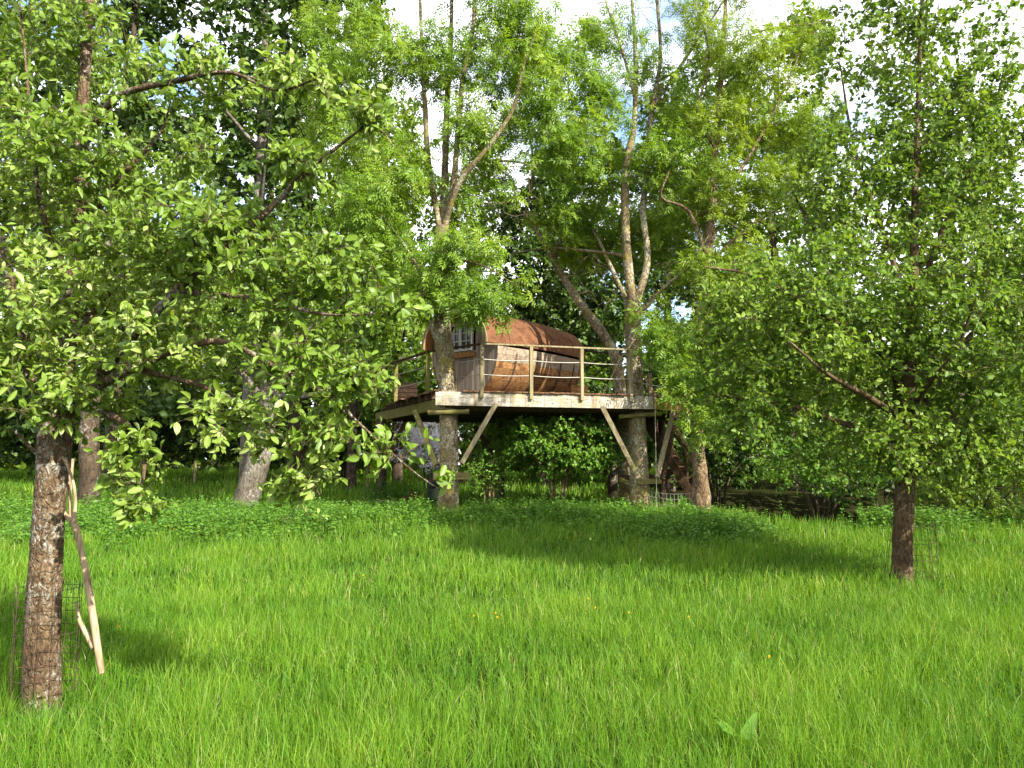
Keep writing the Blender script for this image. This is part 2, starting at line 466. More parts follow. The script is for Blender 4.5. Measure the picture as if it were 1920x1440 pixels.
def rust(nt):
    v = mapping(nt, (1, 1, 1))
    n = noise_tex(nt, v, 2.2, 7, 0.65, 1.0)
    n2 = noise_tex(nt, mapping(nt, (2.0, 14, 14)), 1.6, 5, 0.6, 0.3)
    c = ramp(nt, [(0.3, (0.06, 0.026, 0.013)), (0.5, (0.14, 0.062, 0.030)), (0.7, (0.23, 0.115, 0.056))], n)
    return mixc(nt, 0.45, c, ramp(nt, [(0.35, (0.035, 0.016, 0.011)), (0.65, (0.17, 0.08, 0.042))], n2))
M['rust_roof'] = solid_mat('rust_roof', rust, 0.8, lambda nt: noise_tex(nt, mapping(nt), 16, 5), 0.01, 0.5, 0.04)
M['iron'] = solid_mat('iron', lambda nt: ramp(nt, [(0.4, (0.035, 0.022, 0.015)), (0.65, (0.10, 0.055, 0.03))], noise_tex(nt, mapping(nt), 12, 4)), 0.7, None, spec=0.4)
M['wire'] = solid_mat('wire', lambda nt: (0.30, 0.28, 0.23), 0.5, None, spec=0.5, metal=0.4)
M['rusty_wire'] = solid_mat('rusty_wire', lambda nt: ramp(nt, [(0.4, (0.03, 0.025, 0.02)), (0.65, (0.10, 0.05, 0.025))], noise_tex(nt, mapping(nt), 20, 3)), 0.7)
M['glass'] = solid_mat('glass', lambda nt: (0.006, 0.007, 0.008), 0.08, None, spec=0.5)
M['rope'] = solid_mat('rope', lambda nt: (0.42, 0.37, 0.30), 0.9)
M['plastic'] = solid_mat('plastic', lambda nt: ramp(nt, [(0.4, (0.010, 0.018, 0.010)), (0.7, (0.018, 0.028, 0.016))], noise_tex(nt, mapping(nt), 5, 3)), 0.85, None, spec=0.15)
M['stone'] = solid_mat('stone', lambda nt: ramp(nt, [(0.3, (0.16, 0.11, 0.06)), (0.7, (0.36, 0.27, 0.16))], noise_tex(nt, mapping(nt), 14, 5)), 0.9, lambda nt: noise_tex(nt, mapping(nt), 20, 5), 0.02)

# ------------------------------------------------------------------ ground
def build_ground():
    def axis(lo, hi, n):
        u = np.linspace(-1, 1, n)
        k = 4.2
        s = np.sinh(k * u) / np.sinh(k)
        return np.where(s < 0, -s * lo, s * hi)
    xs = axis(-600, 600, 121)
    ys = axis(-300, 900, 161) + 12
    X, Y = np.meshgrid(xs, ys)
    Z = ground_z(X, Y)
    V = np.stack([X, Y, Z], -1).reshape(-1, 3)
    idx = np.arange(len(V)).reshape(X.shape)
    q = np.stack([idx[:-1, :-1], idx[:-1, 1:], idx[1:, 1:], idx[1:, :-1]], -1).reshape(-1, 4)
    mk('ground', V, [q], M['ground'], None, True, None, 'structure')
build_ground()

# ------------------------------------------------------------------ foliage machinery
def T_apple():
    V = np.array([[0, 0, 0], [-.17, .17, .05], [-.255, .48, .075], [-.17, .82, .0], [0, 1.02, -.12], [.17, .82, .0], [.255, .48, .075], [.17, .17, .05]])
    return V, None, np.array([[0, 4, 3, 2, 1], [0, 7, 6, 5, 4]])

def T_fold():
    V = np.array([[0, 0, 0], [-.13, .17, .12], [-.19, .48, .17], [-.12, .82, .04], [0, 1.0, -.22], [.12, .82, .04], [.19, .48, .17], [.13, .17, .12]])
    return V, None, np.array([[0, 4, 3, 2, 1], [0, 7, 6, 5, 4]])

def T_curl():
    V = np.array([[0, 0, 0], [-.17, .18, -.02], [-.25, .46, -.05], [-.17, .76, -.17], [0, .93, -.32], [.17, .76, -.14], [.25, .46, -.02], [.17, .18, 0], [0, .45, .09]])
    return V, np.array([[0, 8, 1], [1, 8, 2], [2, 8, 3], [3, 8, 4], [4, 8, 5], [5, 8, 6], [6, 8, 7], [7, 8, 0]]), None

def T_round():
    V = np.array([[0, 0, 0], [-.31, .28, .09], [-.29, .66, .06], [0, 1, -.08], [.29, .66, .06], [.31, .28, .09]])
    return V, None, np.array([[0, 3, 2, 1], [0, 5, 4, 3]])

def T_ash(n_pairs=3):
    V = []; f = []
    k = 0
    def leaflet(y, ang, L):
        nonlocal k
        d = np.array([math.sin(ang), math.cos(ang)]); s = np.array([d[1], -d[0]])
        b = np.array([0, y])
        for q, zz in ((b, 0.02), (b + d * L * .45 - s * L * .17, -.02), (b + d * L, -.14), (b + d * L * .45 + s * L * .17, -.02)):
            V.append([q[0], q[1], zz - 0.12 * y * y])
        f.append([k, k + 3, k + 2, k + 1]); k += 4
    for i in range(n_pairs):
        y = .28 + .5 * i / max(1, n_pairs - 1)
        for sgn in (-1, 1):
            leaflet(y + .03 * sgn, sgn * 1.02, .40 - .03 * i)
    leaflet(.84, 0.05, .42)
    return np.array(V), None, np.array(f)

def T_diamond():
    V = np.array([[0, 0, 0], [-.36, .5, .10], [0, 1, -.10], [.36, .5, .10]])
    return V, np.array([[0, 2, 1], [0, 3, 2]]), None

def T_maple():
    """lobed leaf"""
    V = np.array([[0, 0, 0], [-.5, .25, .03], [-.27, .5, .08], [-.36, .85, -.02], [0, 1.0, -.08], [.36, .85, -.02], [.27, .5, .08], [.5, .25, .03]])
    return V, np.array([[0, 2, 1], [0, 7, 6]]), np.array([[0, 4, 3, 2], [0, 6, 5, 4]])

def leaves(acc, T, pos, D, N, size, rnd):
    if isinstance(T, list):
        w_ = rng.integers(0, len(T), len(pos))
        for i, t_ in enumerate(T):
            m_ = w_ == i
            leaves(acc, t_, pos[m_], D[m_], N[m_], size[m_], rnd[m_])
        return acc
    TV, f3, f4 = T
    n = len(pos); k = len(TV)
    D = nrm(D)
    x = nrm(np.cross(D, N)); z = np.cross(x, D)
    size = np.broadcast_to(size, (n,))
    V = (TV[None, :, 0, None] * x[:, None] + TV[None, :, 1, None] * D[:, None] + TV[None, :, 2, None] * z[:, None]) * size[:, None, None] + pos[:, None]
    off = (np.arange(n) * k)[:, None, None]
    acc.add(V, (f3[None] + off).reshape(-1, 3) if f3 is not None else None,
            (f4[None] + off).reshape(-1, f4.shape[1]) if f4 is not None else None, np.repeat(rnd, k))
    return acc

def grow(limbs, targets, up_bias=0.6, rmax=0.02, sag=0.0):
    """attach every target point to the nearest skeleton point with a bowed branch; returns (K,6,3) pts and radii"""
    SPt = []; ST = []; SR = []
    for pts, rad in limbs:
        t = np.gradient(pts, axis=0)
        i0 = max(1, int(len(pts) * 0.12))
        SPt.append(pts[i0:]); ST.append(nrm(t)[i0:]); SR.append(rad[i0:])
    S = np.concatenate(SPt); T = np.concatenate(ST); R = np.concatenate(SR)
    K = len(targets)
    cap = len(S) + K * 4
    SS = np.empty((cap, 3)); TT = np.empty((cap, 3)); RR = np.empty(cap)
    n = len(S); SS[:n] = S; TT[:n] = T; RR[:n] = R
    d0 = np.array([np.min(np.sum((S - t) ** 2, 1)) for t in targets])
    order = np.argsort(d0)
    outp = np.empty((K, 6, 3)); outr = np.empty((K, 6))
    u = np.linspace(0, 1, 6)[:, None]
    for j, oi in enumerate(order):
        t = targets[oi]
        dv = t - SS[:n]
        dist = np.sqrt(np.sum(dv * dv, 1)) + 1e-4
        cost = dist * (1 + up_bias * np.maximum(0, -dv[:, 2] / dist) - 0.25 * np.sum(dv * TT[:n], 1) / dist)
        i = int(np.argmin(cost))
        s = SS[i]; L = dist[i]
        c = s + TT[i] * L * 0.35 + (t - s) * 0.25 + np.array([0, 0, 0.12 * L]) + rng.normal(0, 0.07 * L, 3)
        e = t + np.array([0, 0, -sag * L])
        pts = (1 - u) ** 2 * s + 2 * u * (1 - u) * c + u * u * e
        pts[1:-1] += rng.normal(0, 0.025 * L, (4, 3))
        r0 = min(RR[i] * 0.7, 0.004 + rmax * min(1.0, L / 1.5))
        rad = np.linspace(r0, 0.0025 if r0 > 0.0035 else r0 * 0.6, 6)
        outp[j] = pts; outr[j] = rad
        SS[n:n + 4] = pts[2:]; TT[n:n + 4] = nrm(np.gradient(pts, axis=0))[2:]; RR[n:n + 4] = rad[2:]
        n += 4
    return outp, outr

def shoots(bp, per, length, umin=0.3, spread=0.9, upw=0.25):
    """short side shoots: base points and directions"""
    K = len(bp)
    u = umin + (1 - umin) * rng.random((K, per))
    u[:, 0] = 1.0
    f = u * 5; i = np.minimum(f.astype(int), 4); w = (f - i)[..., None]
    kk = np.arange(K)[:, None]
    p = bp[kk, i] * (1 - w) + bp[kk, i + 1] * w
    t = nrm(bp[kk, i + 1] - bp[kk, i])
    d = nrm(t * 0.7 + rng.normal(0, spread, t.shape) * 0.7 + np.array([0, 0, upw]))
    L = length * (0.5 + rng.random((K, per)))
    return p.reshape(-1, 3), d.reshape(-1, 3), L.reshape(-1)

def foliage(p, d, L, per, T, size, acc, up=0.9, droop=0.35, umin=0.1, tip_rosette=False, rnd_base=None, jit=0.25, sunny=0.35):
    n = len(p)
    u = umin + (1 - umin) * rng.random((n, per))
    if tip_rosette: u = 0.75 + 0.25 * u
    pos = p[:, None] + d[:, None] * (L[:, None] * u)[..., None]
    side = nrm(rng.normal(size=(n, per, 3)))
    D = nrm(d[:, None] * 0.45 + side * 0.9 + np.array([0, 0, -droop]))
    Nn = nrm(rng.normal(size=(n, per, 3)) * 0.55 + np.array([sun_dir.x * sunny, sun_dir.y * sunny, up]))
    s = size * (0.5 + 0.75 * rng.random((n, per)))
    if rnd_base is None: rnd_base = rng.random(n)
    r = np.clip(rnd_base[:, None] * (1 - jit) + jit * rng.random((n, per)), 0, 1)
    args = (pos.reshape(-1, 3), D.reshape(-1, 3), Nn.reshape(-1, 3), s.reshape(-1), r.reshape(-1))
    if acc is not None: leaves(acc, T, *args)
    return args

def px_clump(px, py, Y, rx, ry, rd):
    c = P(px, py, Y); k = Y / F
    return c, np.array([rx * k, rd, ry * k])

def limb(spec, step=0.25):
    """spec: list of (px, py, Y, r)"""
    pts = [P(a, b, c) for a, b, c, _ in spec]
    return catmull(pts, [s[3] for s in spec], step)

def tree(name, label, base, trunk, limbs, clumps, leafT, leaf_size, leaf_mat_, bark, per_shoot=5, shoots_per=4, shoot_len=0.3,
         bump=0.01, sides=14, up_bias=0.6, rmax=0.02, sag=0.0, group=None, droop=0.35, cat='tree', trunk_step=0.12, freq=14,
         bare=None, rosette=False, spread=0.9, up=0.9, zs=0.45, upw=0.25, umin=0.3, extra=None, dens=1.0, twigs=True, sunny=0.75):
    """trunk/limbs: list of (pts, rad); clumps: list of (centre, radii, count)"""
    t = thing(name, base, label, cat, group)
    acc = Acc()
    for k, (pts, rad) in enumerate([trunk] + limbs):
        tube1(acc, pts, rad, sides if k == 0 else max(6, int(sides * 0.55)), bump if rad[0] > 0.03 else 0, freq, 0.5, zs=zs)
    acc.build('trunk', bark, t, True, use_attr=False)
    tg = np.concatenate([blob_points(c, r, max(1, int(n * dens))) for c, r, n in clumps])
    tg[:, 2] = np.maximum(tg[:, 2], ground_z(tg[:, 0], tg[:, 1]) + 0.3)
    bp, br = grow([trunk] + limbs, tg, up_bias, rmax, sag)
    ba = Acc()
    if twigs: V, q, _ = tubes(bp[:, [0, 1, 3, 5]], br[:, [0, 1, 3, 5]], 3)
    else: V, q, _ = tubes(bp[:, :4:3], np.maximum(br[:, :4:3], .006), 3)
    ba.add(V, None, q)
    p, d, L = shoots(bp, shoots_per, shoot_len, umin, spread, upw)
    if twigs:
        sp = np.stack([p, p + d * L[:, None]], 1)
        V, q, _ = tubes(sp, np.tile([0.0026, 0.0012], (len(p), 1)) * (1 + 0.02 * base[1]), 3); ba.add(V, None, q)
    if bare is not None:      # thin leafless twigs
        b2, r2 = grow([trunk] + limbs, np.concatenate([blob_points(c, r, n) for c, r, n in bare]), 0.2, rmax * 0.7, 0.0)
        V, q, _ = tubes(b2, np.maximum(r2, 0.007), 3); ba.add(V, None, q)
    ba.build('branches', M['twig'], t, True, 'stuff', use_attr=False)
    la = Acc()
    clus = np.clip(0.5 + 0.32 * np.sin(p[:, 0] * 1.9 + p[:, 2] * 2.3 + 1.0) + 0.25 * rng.normal(size=len(p)), 0, 1)
    args = foliage(p, d, L, per_shoot, leafT, leaf_size, None, up, droop, rnd_base=clus, tip_rosette=rosette, sunny=sunny)
    keep = np.ones(len(args[0]), bool)
    if extra:          # the leaves that show largest become leaves of their own
        X, Yp, f = project(args[0] + nrm(args[1]) * args[3][:, None] * 0.5)
        vis = (X > 5) & (X < 1915) & (Yp > 5) & (Yp < 1435) & (f > 0.5)
        facing = np.abs(np.sum(nrm(args[2]) * nrm(args[0] - np.array([0, 0, CAM_Z])), 1))
        score = np.where(vis, args[3] / f * (0.35 + facing), 0)
        pick = np.argsort(-score)[:300]
        keep[pick] = False
        ex = [a[pick] for a in args]
    leaves(la, leafT, *[a[keep] for a in args])
    crown = la.build('crown', leaf_mat_, t, True, 'stuff')
    if extra:
        Ts = leafT if isinstance(leafT, list) else [leafT]
        variants = [mesh_data('leaf', TV, [f for f in (f3, f4) if f is not None], leaf_mat_, True, np.full(len(TV), 0.08 + 0.84 * k / 7)) for k in range(8) for TV, f3, f4 in Ts]
        D = nrm(ex[1]); x = nrm(np.cross(D, ex[2])); z = np.cross(x, D)
        for i in range(len(D)):
            o = bpy.data.objects.new('leaf', variants[int(min(7, ex[4][i] * 8)) * len(Ts) + i % len(Ts)])
            col.objects.link(o); o.parent = t
            s = ex[3][i]; pp = ex[0][i] - np.asarray(base)
            m = np.eye(4); m[:3, 0] = x[i] * s; m[:3, 1] = D[i] * s; m[:3, 2] = z[i] * s; m[:3, 3] = pp
            o.matrix_local = Matrix(m.tolist())
    return t

def C(px, py, Y, rx, ry, rd, n):
    c, r = px_clump(px, py, Y, rx, ry, rd)
    return c, r, n

AP = [T_apple(), T_fold(), T_curl()]; RO = T_round(); AS = T_ash(3); DI = T_diamond(); MA = T_maple()


# ------------------------------------------------------------------ treehouse platform
DZ = 3.09                                   # top of the deck
A_ = np.array([-1.66, 16.6]); B_ = np.array([3.31, 18.0]); C_ = np.array([4.75, 20.1])
D_ = np.array([3.4, 24.0]); E_ = np.array([-3.9, 23.2]); F_ = np.array([-3.47, 20.8])
POLY = [A_, B_, C_, D_, E_, F_]
ab = nrm(B_ - A_); nin = np.array([-ab[1], ab[0]])      # along the front, and inwards
AB3 = np.array([ab[0], ab[1], 0]); NI3 = np.array([nin[0], nin[1], 0])

def clip_line(o, d):
    """enter/leave parameters of a line through the deck polygon"""
    ts = []
    for i in range(len(POLY)):
        p = POLY[i]; q = POLY[(i + 1) % len(POLY)]
        e = q - p
        den = d[0] * e[1] - d[1] * e[0]
        if abs(den) < 1e-9: continue
        w = p - o
        t = (w[0] * e[1] - w[1] * e[0]) / den
        s = (w[0] * d[1] - w[1] * d[0]) / den
        if 0 <= s <= 1: ts.append(t)
    return (min(ts), max(ts)) if len(ts) >= 2 else None

def col_on_front(px, off=0.0):
    """point of the deck's front line (moved outwards by off) seen in this photo column"""
    k = (px - 960) / F * CP
    a = A_ - nin * off
    # column plane: x = k' * (y*CP + z*SP)/CP..., z close to deck height
    zc = DZ - CAM_Z
    # x = (px-960)/F * (y*CP + zc*SP)
    m = (px - 960) / F
    t = (m * (a[1] * CP + zc * SP) - a[0]) / (ab[0] - m * ab[1] * CP)
    return a + ab * t

def v3(p, z): return np.array([p[0], p[1], z])

plat = thing('treehouse_platform', G(0.9, 19.5), 'raised timber deck with pale fascia, wire railing and slanting props between trunks', 'platform')

def part(name, mat, *shapes, parent=None, smooth=False, label=None):
    a = Acc()
    for V, f in shapes: a.add(V, None, f)
    return a.build(name, mat, parent or plat, smooth, use_attr=False, label=label)

# deck boards run front to back
w = 0.125
s0 = np.dot(E_ - A_, ab) - 0.05; s1 = np.dot(C_ - A_, ab) + 0.05
s = s0
TR1 = np.array([-1.40, 17.05]); TR2 = np.array([3.02, 18.35])
while s < s1:
    o = A_ + ab * (s + w / 2)
    r = clip_line(o, nin)
    if r and r[1] - r[0] > 0.2:
        pj = rng.uniform(0.05, 0.10)
        t0 = r[0] - pj
        for tr in (TR1, TR2):               # boards stop short of the trunks
            rel = tr - o
            if abs(np.dot(rel, ab)) < 0.27 and np.dot(rel, nin) > -0.3:
                t0 = max(t0, np.dot(rel, nin) + 0.30)
        p0 = v3(o + nin * t0, DZ - 0.016 + rng.normal(0, 0.003)); p1 = v3(o + nin * r[1], DZ - 0.016)
        part('deck_board', M['deck_wood'], beam(p0, p1, w - 0.012, 0.032))
    s += w
# fascia: two boards on the front, one brown board round the corner
L_ab = np.linalg.norm(B_ - A_)
a0 = v3(A_ - nin * 0.004, 0)
for z0, z1, th in ((DZ - 0.145, DZ - 0.036, 0.032), (DZ - 0.335, DZ - 0.150, 0.040)):
    c = np.array([0, 0, (z0 + z1) / 2])
    part('fascia_board', M['fascia'], beam(a0 + c, v3(B_ - nin * 0.004, 0) + c, th, z1 - z0))
bc = nrm(C_ - B_)
part('fascia_board', M['brown_board'], beam(v3(B_ + bc * 0.03, DZ - 0.18), v3(C_, DZ - 0.18), 0.035, 0.28), label='brown unpainted board round the corner of the deck')
# left edge beam, joist ends, cross beams and the dark boarded underside
fa = nrm(F_ - A_)
inn = np.array([fa[1], -fa[0]])
part('edge_beam', M['mossy'], beam(v3(A_ + fa * 0.06 + inn * 0.18, DZ - 0.30), v3(F_ + fa * 1.5 + inn * 0.18, DZ - 0.30), 0.12, 0.24))
for k in range(9):
    q = A_ + fa * (0.35 + 0.52 * k)
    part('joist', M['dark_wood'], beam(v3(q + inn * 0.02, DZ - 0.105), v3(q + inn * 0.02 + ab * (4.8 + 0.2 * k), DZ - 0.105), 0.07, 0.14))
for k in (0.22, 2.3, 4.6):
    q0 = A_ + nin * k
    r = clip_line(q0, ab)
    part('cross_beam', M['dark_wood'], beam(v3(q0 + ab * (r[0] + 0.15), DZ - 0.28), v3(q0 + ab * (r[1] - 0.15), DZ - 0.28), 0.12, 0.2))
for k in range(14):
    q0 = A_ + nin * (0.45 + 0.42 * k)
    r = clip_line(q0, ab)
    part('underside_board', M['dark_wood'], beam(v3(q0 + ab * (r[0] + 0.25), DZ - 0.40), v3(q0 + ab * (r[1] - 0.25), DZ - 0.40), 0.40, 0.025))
# railing
RH = 1.02
posts = {}
for px in (903, 996, 1091, 1183):
    q = col_on_front(px, 0.055)
    posts[px] = q
    part('rail_post', M['rail_wood'], beam(v3(q, DZ - 0.17), v3(q, DZ + RH), 0.085, 0.07, up=(ab[0], ab[1], 0)))
q802 = P(802, 728, 18.1)[:2]; q742 = P(742, 745, 20.0)[:2]; q706 = P(703, 757, 22.2)[:2]; q1218 = P(1219, 738, 19.3)[:2]; qc = C_ + np.array([-.15, .1])
for q, h in ((q802, RH), (q742, RH), (q706, RH), (q1218, 0.66), (qc, RH)):
    part('rail_post', M['rail_wood'] if h < 1 else M['mossy'], beam(v3(q, DZ), v3(q, DZ + h), 0.085, 0.085, up=(ab[0], ab[1], 0)))
run = [q706, q742, q802, posts[903], posts[1183]]
for a, b in zip(run[:-1], run[1:]):
    d = nrm(b - a)
    part('top_rail', M['rail_wood'] if b is posts[1183] else M['dark_wood'], beam(v3(a - d * 0.03, DZ + RH + 0.02), v3(b + d * 0.03, DZ + RH + 0.02), 0.09, 0.035))
wr = [q706, q742, q802, posts[903], posts[996], posts[1091], posts[1183], q1218, qc]
for hh in (0.70, 0.36):
    for a, b in zip(wr[:-1], wr[1:]):
        if hh > 0.5 and (b is q1218 or b is qc): continue
        u = np.linspace(0, 1, 9)[:, None]
        pts = v3(a, DZ + hh) * (1 - u) + v3(b, DZ + hh) * u
        pts[:, 2] -= 0.02 * np.sin(np.pi * u[:, 0])
        acc = Acc(); tube1(acc, pts, np.full(9, 0.011), 6)
        acc.build('rail_wire', M['wire'], plat, True, use_attr=False)
# slanting props and the timbers clamped round the two trunks
def prop(p0, p1, w=0.10, h=0.06, mat='brace_wood'):
    part('prop', M[mat], beam(p0, p1, w, h, up=(0, 1, 0.2)))
prop(P(866, 868, 16.75), P(930, 757, 16.72))
prop(P(818, 872, 16.95), P(778, 770, 17.6), 0.11, 0.07, 'mossy')
prop(P(1197, 895, 17.75), P(1129, 762, 17.35))
prop(P(1232, 895, 17.8), P(1262, 772, 18.45), 0.11, 0.06)
prop(P(1242, 900, 18.0), P(1270, 772, 18.8), 0.09, 0.08, 'dark_wood')
prop(P(890, 800, 20.6), P(938, 868, 21.4), 0.12, 0.09, 'dark_wood')
prop(P(760, 790, 20.4), P(718, 880, 21.0), 0.12, 0.09, 'dark_wood')
def log(p0, p1, r, mat='mossy'):
    u = np.linspace(0, 1, 8)[:, None]
    pts = np.asarray(p0) * (1 - u) + np.asarray(p1) * u
    acc = Acc(); tube1(acc, pts, np.full(8, r) * (1 + rng.normal(0, .07, 8)), 9, 0.006, 9)
    acc.add(*(lambda V: (V, [[0, k + 1, k] for k in range(1, 8)]))(acc.v[0][:9]))
    acc.build('clamp_timber', M[mat], plat, True, use_attr=False)
log(P(802, 774, 16.72), P(879, 772, 16.85), 0.058); log(P(806, 764, 17.35), P(872, 763, 17.4), 0.05)
part('clamp_timber', M['mossy'], beam(P(812, 893, 16.78), P(882, 892, 16.88), 0.06, 0.15))
part('clamp_timber', M['dark_wood'], beam(P(806, 900, 17.32), P(872, 900, 17.4), 0.06, 0.10))
log(P(1161, 781, 18.05), P(1237, 776, 18.2), 0.055); log(P(1165, 773, 18.6), P(1232, 771, 18.7), 0.05)
part('clamp_timber', M['mossy'], beam(P(1196, 903, 17.92), P(1240, 902, 18.02), 0.07, 0.12))
part('clamp_timber', M['dark_wood'], beam(P(1160, 896, 18.55), P(1230, 895, 18.6), 0.06, 0.13))
part('clamp_timber', M['mossy'], beam(P(1163, 899, 18.2), P(1180, 906, 17.9), 0.06, 0.08))
# posts that carry the back of the deck
for px, yb, Y, r in ((712, 930, 21.3, 0.15), (938, 935, 21.8, 0.085), (1148, 930, 22.3, 0.14), (1242, 935, 20.6, 0.09)):
    b = P(px, yb, Y); b[2] = ground_z(b[0], b[1]) - 0.2
    acc = Acc(); pts = np.array([b, b * .5 + v3(b[:2], DZ - 0.4) * .5 + np.array([.03, 0, 0]), v3(b[:2], DZ - 0.39)])
    pp, rr = catmull(pts, [r * 1.1, r, r * .95], 0.15)
    tube1(acc, pp, rr, 10, 0.012, 9)
    acc.build('support_post', M['dark_bark'], plat, True, use_attr=False)

# ------------------------------------------------------------------ the barrel hut
UU = np.array([0.788, -0.616, 0.0]); VV = np.array([0.616, 0.788, 0.0])      # across the face (to the right), and back along the axis
HL = 4.3; ZE = 4.47
FC = np.array([-1.515, 19.74, 0]) + VV * 0.42                                  # face centre
hut = thing('barrel_hut', np.array([FC[0] + VV[0] * 2, FC[1] + VV[1] * 2, DZ]), 'wooden barrel-shaped hut with rusty arched roof and small paned window', 'hut')

def bulge(s): return 1 + 0.13 * (1 - (2 * s / (HL - 0.42) - 1) ** 2)
def H(u, s, z): return FC + UU * u + VV * s + np.array([0, 0, z])
W0 = 1.13; HB = 1.27
def hull(th, s, off=0.0):
    """th 0 at the right eave .. pi at the left eave, underneath"""
    b = bulge(s)
    c, sn = math.cos(th), math.sin(th)
    return H((W0 * b + off) * np.sign(c) * abs(c) ** 0.9, s, ZE - (HB + (b - 1) * 0.3 + off) * abs(sn) ** 0.9)
def arch(th, s, off=0.0):
    b = bulge(s)
    c, sn = math.cos(th), math.sin(th)
    e = 2 / 2.25
    return H((1.20 * b + off) * np.sign(c) * abs(c) ** e, s, ZE + (0.98 + (b - 1) * 0.35 + off) * abs(sn) ** e)

def shell(fn, t0, t1, sa, sb, nt_, ns, th):
    """curved slab between th t0..t1, s sa..sb"""
    V = []
    for k in (0, 1):
        for i in range(nt_ + 1):
            for j in range(ns + 1):
                V.append(fn(t0 + (t1 - t0) * i / nt_, sa + (sb - sa) * j / ns, th * k))
    n = (nt_ + 1) * (ns + 1)
    def I(k, i, j): return k * n + i * (ns + 1) + j
    f = []
    for i in range(nt_):
        for j in range(ns):
            f.append([I(0, i, j), I(0, i, j + 1), I(0, i + 1, j + 1), I(0, i + 1, j)])
            f.append([I(1, i, j), I(1, i + 1, j), I(1, i + 1, j + 1), I(1, i, j + 1)])
    for i in range(nt_):
        f.append([I(0, i, 0), I(0, i + 1, 0), I(1, i + 1, 0), I(1, i, 0)])
        f.append([I(0, i, ns), I(1, i, ns), I(1, i + 1, ns), I(0, i + 1, ns)])
    for j in range(ns):
        f.append([I(0, 0, j), I(1, 0, j), I(1, 0, j + 1), I(0, 0, j + 1)])
        f.append([I(0, nt_, j), I(0, nt_, j + 1), I(1, nt_, j + 1), I(1, nt_, j)])
    return np.array(V), np.array(f)

NS = 24
for i in range(NS):
    g = 0.005
    t0 = math.pi * i / NS + g / 2; t1 = math.pi * (i + 1) / NS - g / 2
    pale = i in (0, 1, NS - 1, NS - 2)
    jit = rng.uniform(0, 0.004)
    V, f = shell(lambda t, s, k: hull(t, s, k + jit), t0, t1, -0.02, HL - 0.42, 2, 12, 0.03)
    part('stave', M['pale_stave'] if pale else M['stave'], (V, f), parent=hut, smooth=False)
for s_ in (0.62, 1.45, 2.6, 3.35, 3.72):
    V, f = shell(lambda t, s, k: hull(t, s, 0.041 + k), 0.09, math.pi - 0.09, s_, s_ + 0.05, 26, 1, 0.010)
    part('hoop', M['iron'], (V, f), parent=hut)
# roof sheets, lapped
edges = [-0.42, 0.34, 1.10, 1.86, 2.62, 3.30, 3.98]
for i in range(6):
    off = 0.012 * (i % 2)
    V, f = shell(lambda t, s, k: arch(t, s, k + off), -0.03, math.pi + 0.03, edges[i], edges[i + 1] + 0.06, 30, 4, 0.014)
    part('roof_sheet', M['rust_roof'], (V, f), parent=hut)
V, f = shell(lambda t, s, k: arch(t, s, -0.032 + k), -0.03, math.pi + 0.03, -0.40, 0.0, 30, 1, 0.026)
part('soffit', M['soffit'], (V, f), parent=hut, label='orange-brown boarding lining the porch overhang')
V, f = shell(lambda t, s, k: arch(t, s, -0.055 + k), -0.03, math.pi + 0.03, -0.46, -0.425, 30, 1, 0.085)
part('roof_trim', M['rail_wood'], (V, f), parent=hut)
# face boards
def face_top(u): return ZE + 0.94 * max(0.0, 1 - (abs(u) / 1.17) ** 2.25) ** (1 / 2.25)
def face_bot(u): return max(DZ + 0.01, ZE - HB * max(0.0, 1 - (abs(u) / 1.125) ** 2.2) ** (1 / 2.2))
WIN = (-0.56, 0.32, 4.42, 5.17)          # window opening u0,u1,z0,z1
HEAD = 5.21
nb = 22; bw = 2.24 / nb
for i in range(nb):
    u0 = -1.12 + i * bw + 0.004; u1 = u0 + bw - 0.008
    zb0, zb1, zt0, zt1 = face_bot(u0), face_bot(u1), min(face_top(u0), HEAD), min(face_top(u1), HEAD)
    segs = [(zb0, zb1, zt0, zt1)]
    if u1 > WIN[0] and u0 < WIN[1]:
        segs = [(zb0, zb1, WIN[2], WIN[2]), (WIN[3], WIN[3], HEAD, HEAD)]
    yo = rng.uniform(-0.006, 0.006)
    for b0, b1, c0, c1 in segs:
        if c0 - b0 < 0.01: continue
        V = [H(u0, yo - .012, b0), H(u1, yo - .012, b1), H(u1, yo + .014, b1), H(u0, yo + .014, b0),
             H(u0, yo - .012, c0), H(u1, yo - .012, c1), H(u1, yo + .014, c1), H(u0, yo + .014, c0)]
        part('wall_board', M['wall_board'], (np.array(V), BOXF), parent=hut)
nb2 = 8
for i in range(nb2):
    u0 = -0.74 + i * 1.48 / nb2 + .004; u1 = u0 + 1.48 / nb2 - .008
    V = []
    for zz in (0, 1):
        for u, y in ((u0, -.03), (u1, -.03), (u1, .0), (u0, .0)):
            V.append(H(u, y, HEAD + .002 if zz == 0 else max(HEAD + 0.01, face_top(u))))
    part('gable_board', M['gable_board'], (np.array(V), BOXF), parent=hut)
part('header_beam', M['gable_board'], beam(H(-.74, -0.05, HEAD), H(.74, -0.05, HEAD), 0.05, 0.09), parent=hut)
part('sill_plank', M['brown_board'], beam(H(-0.75, -0.06, 4.31), H(0.42, -0.06, 4.31), 0.07, 0.13), parent=hut)
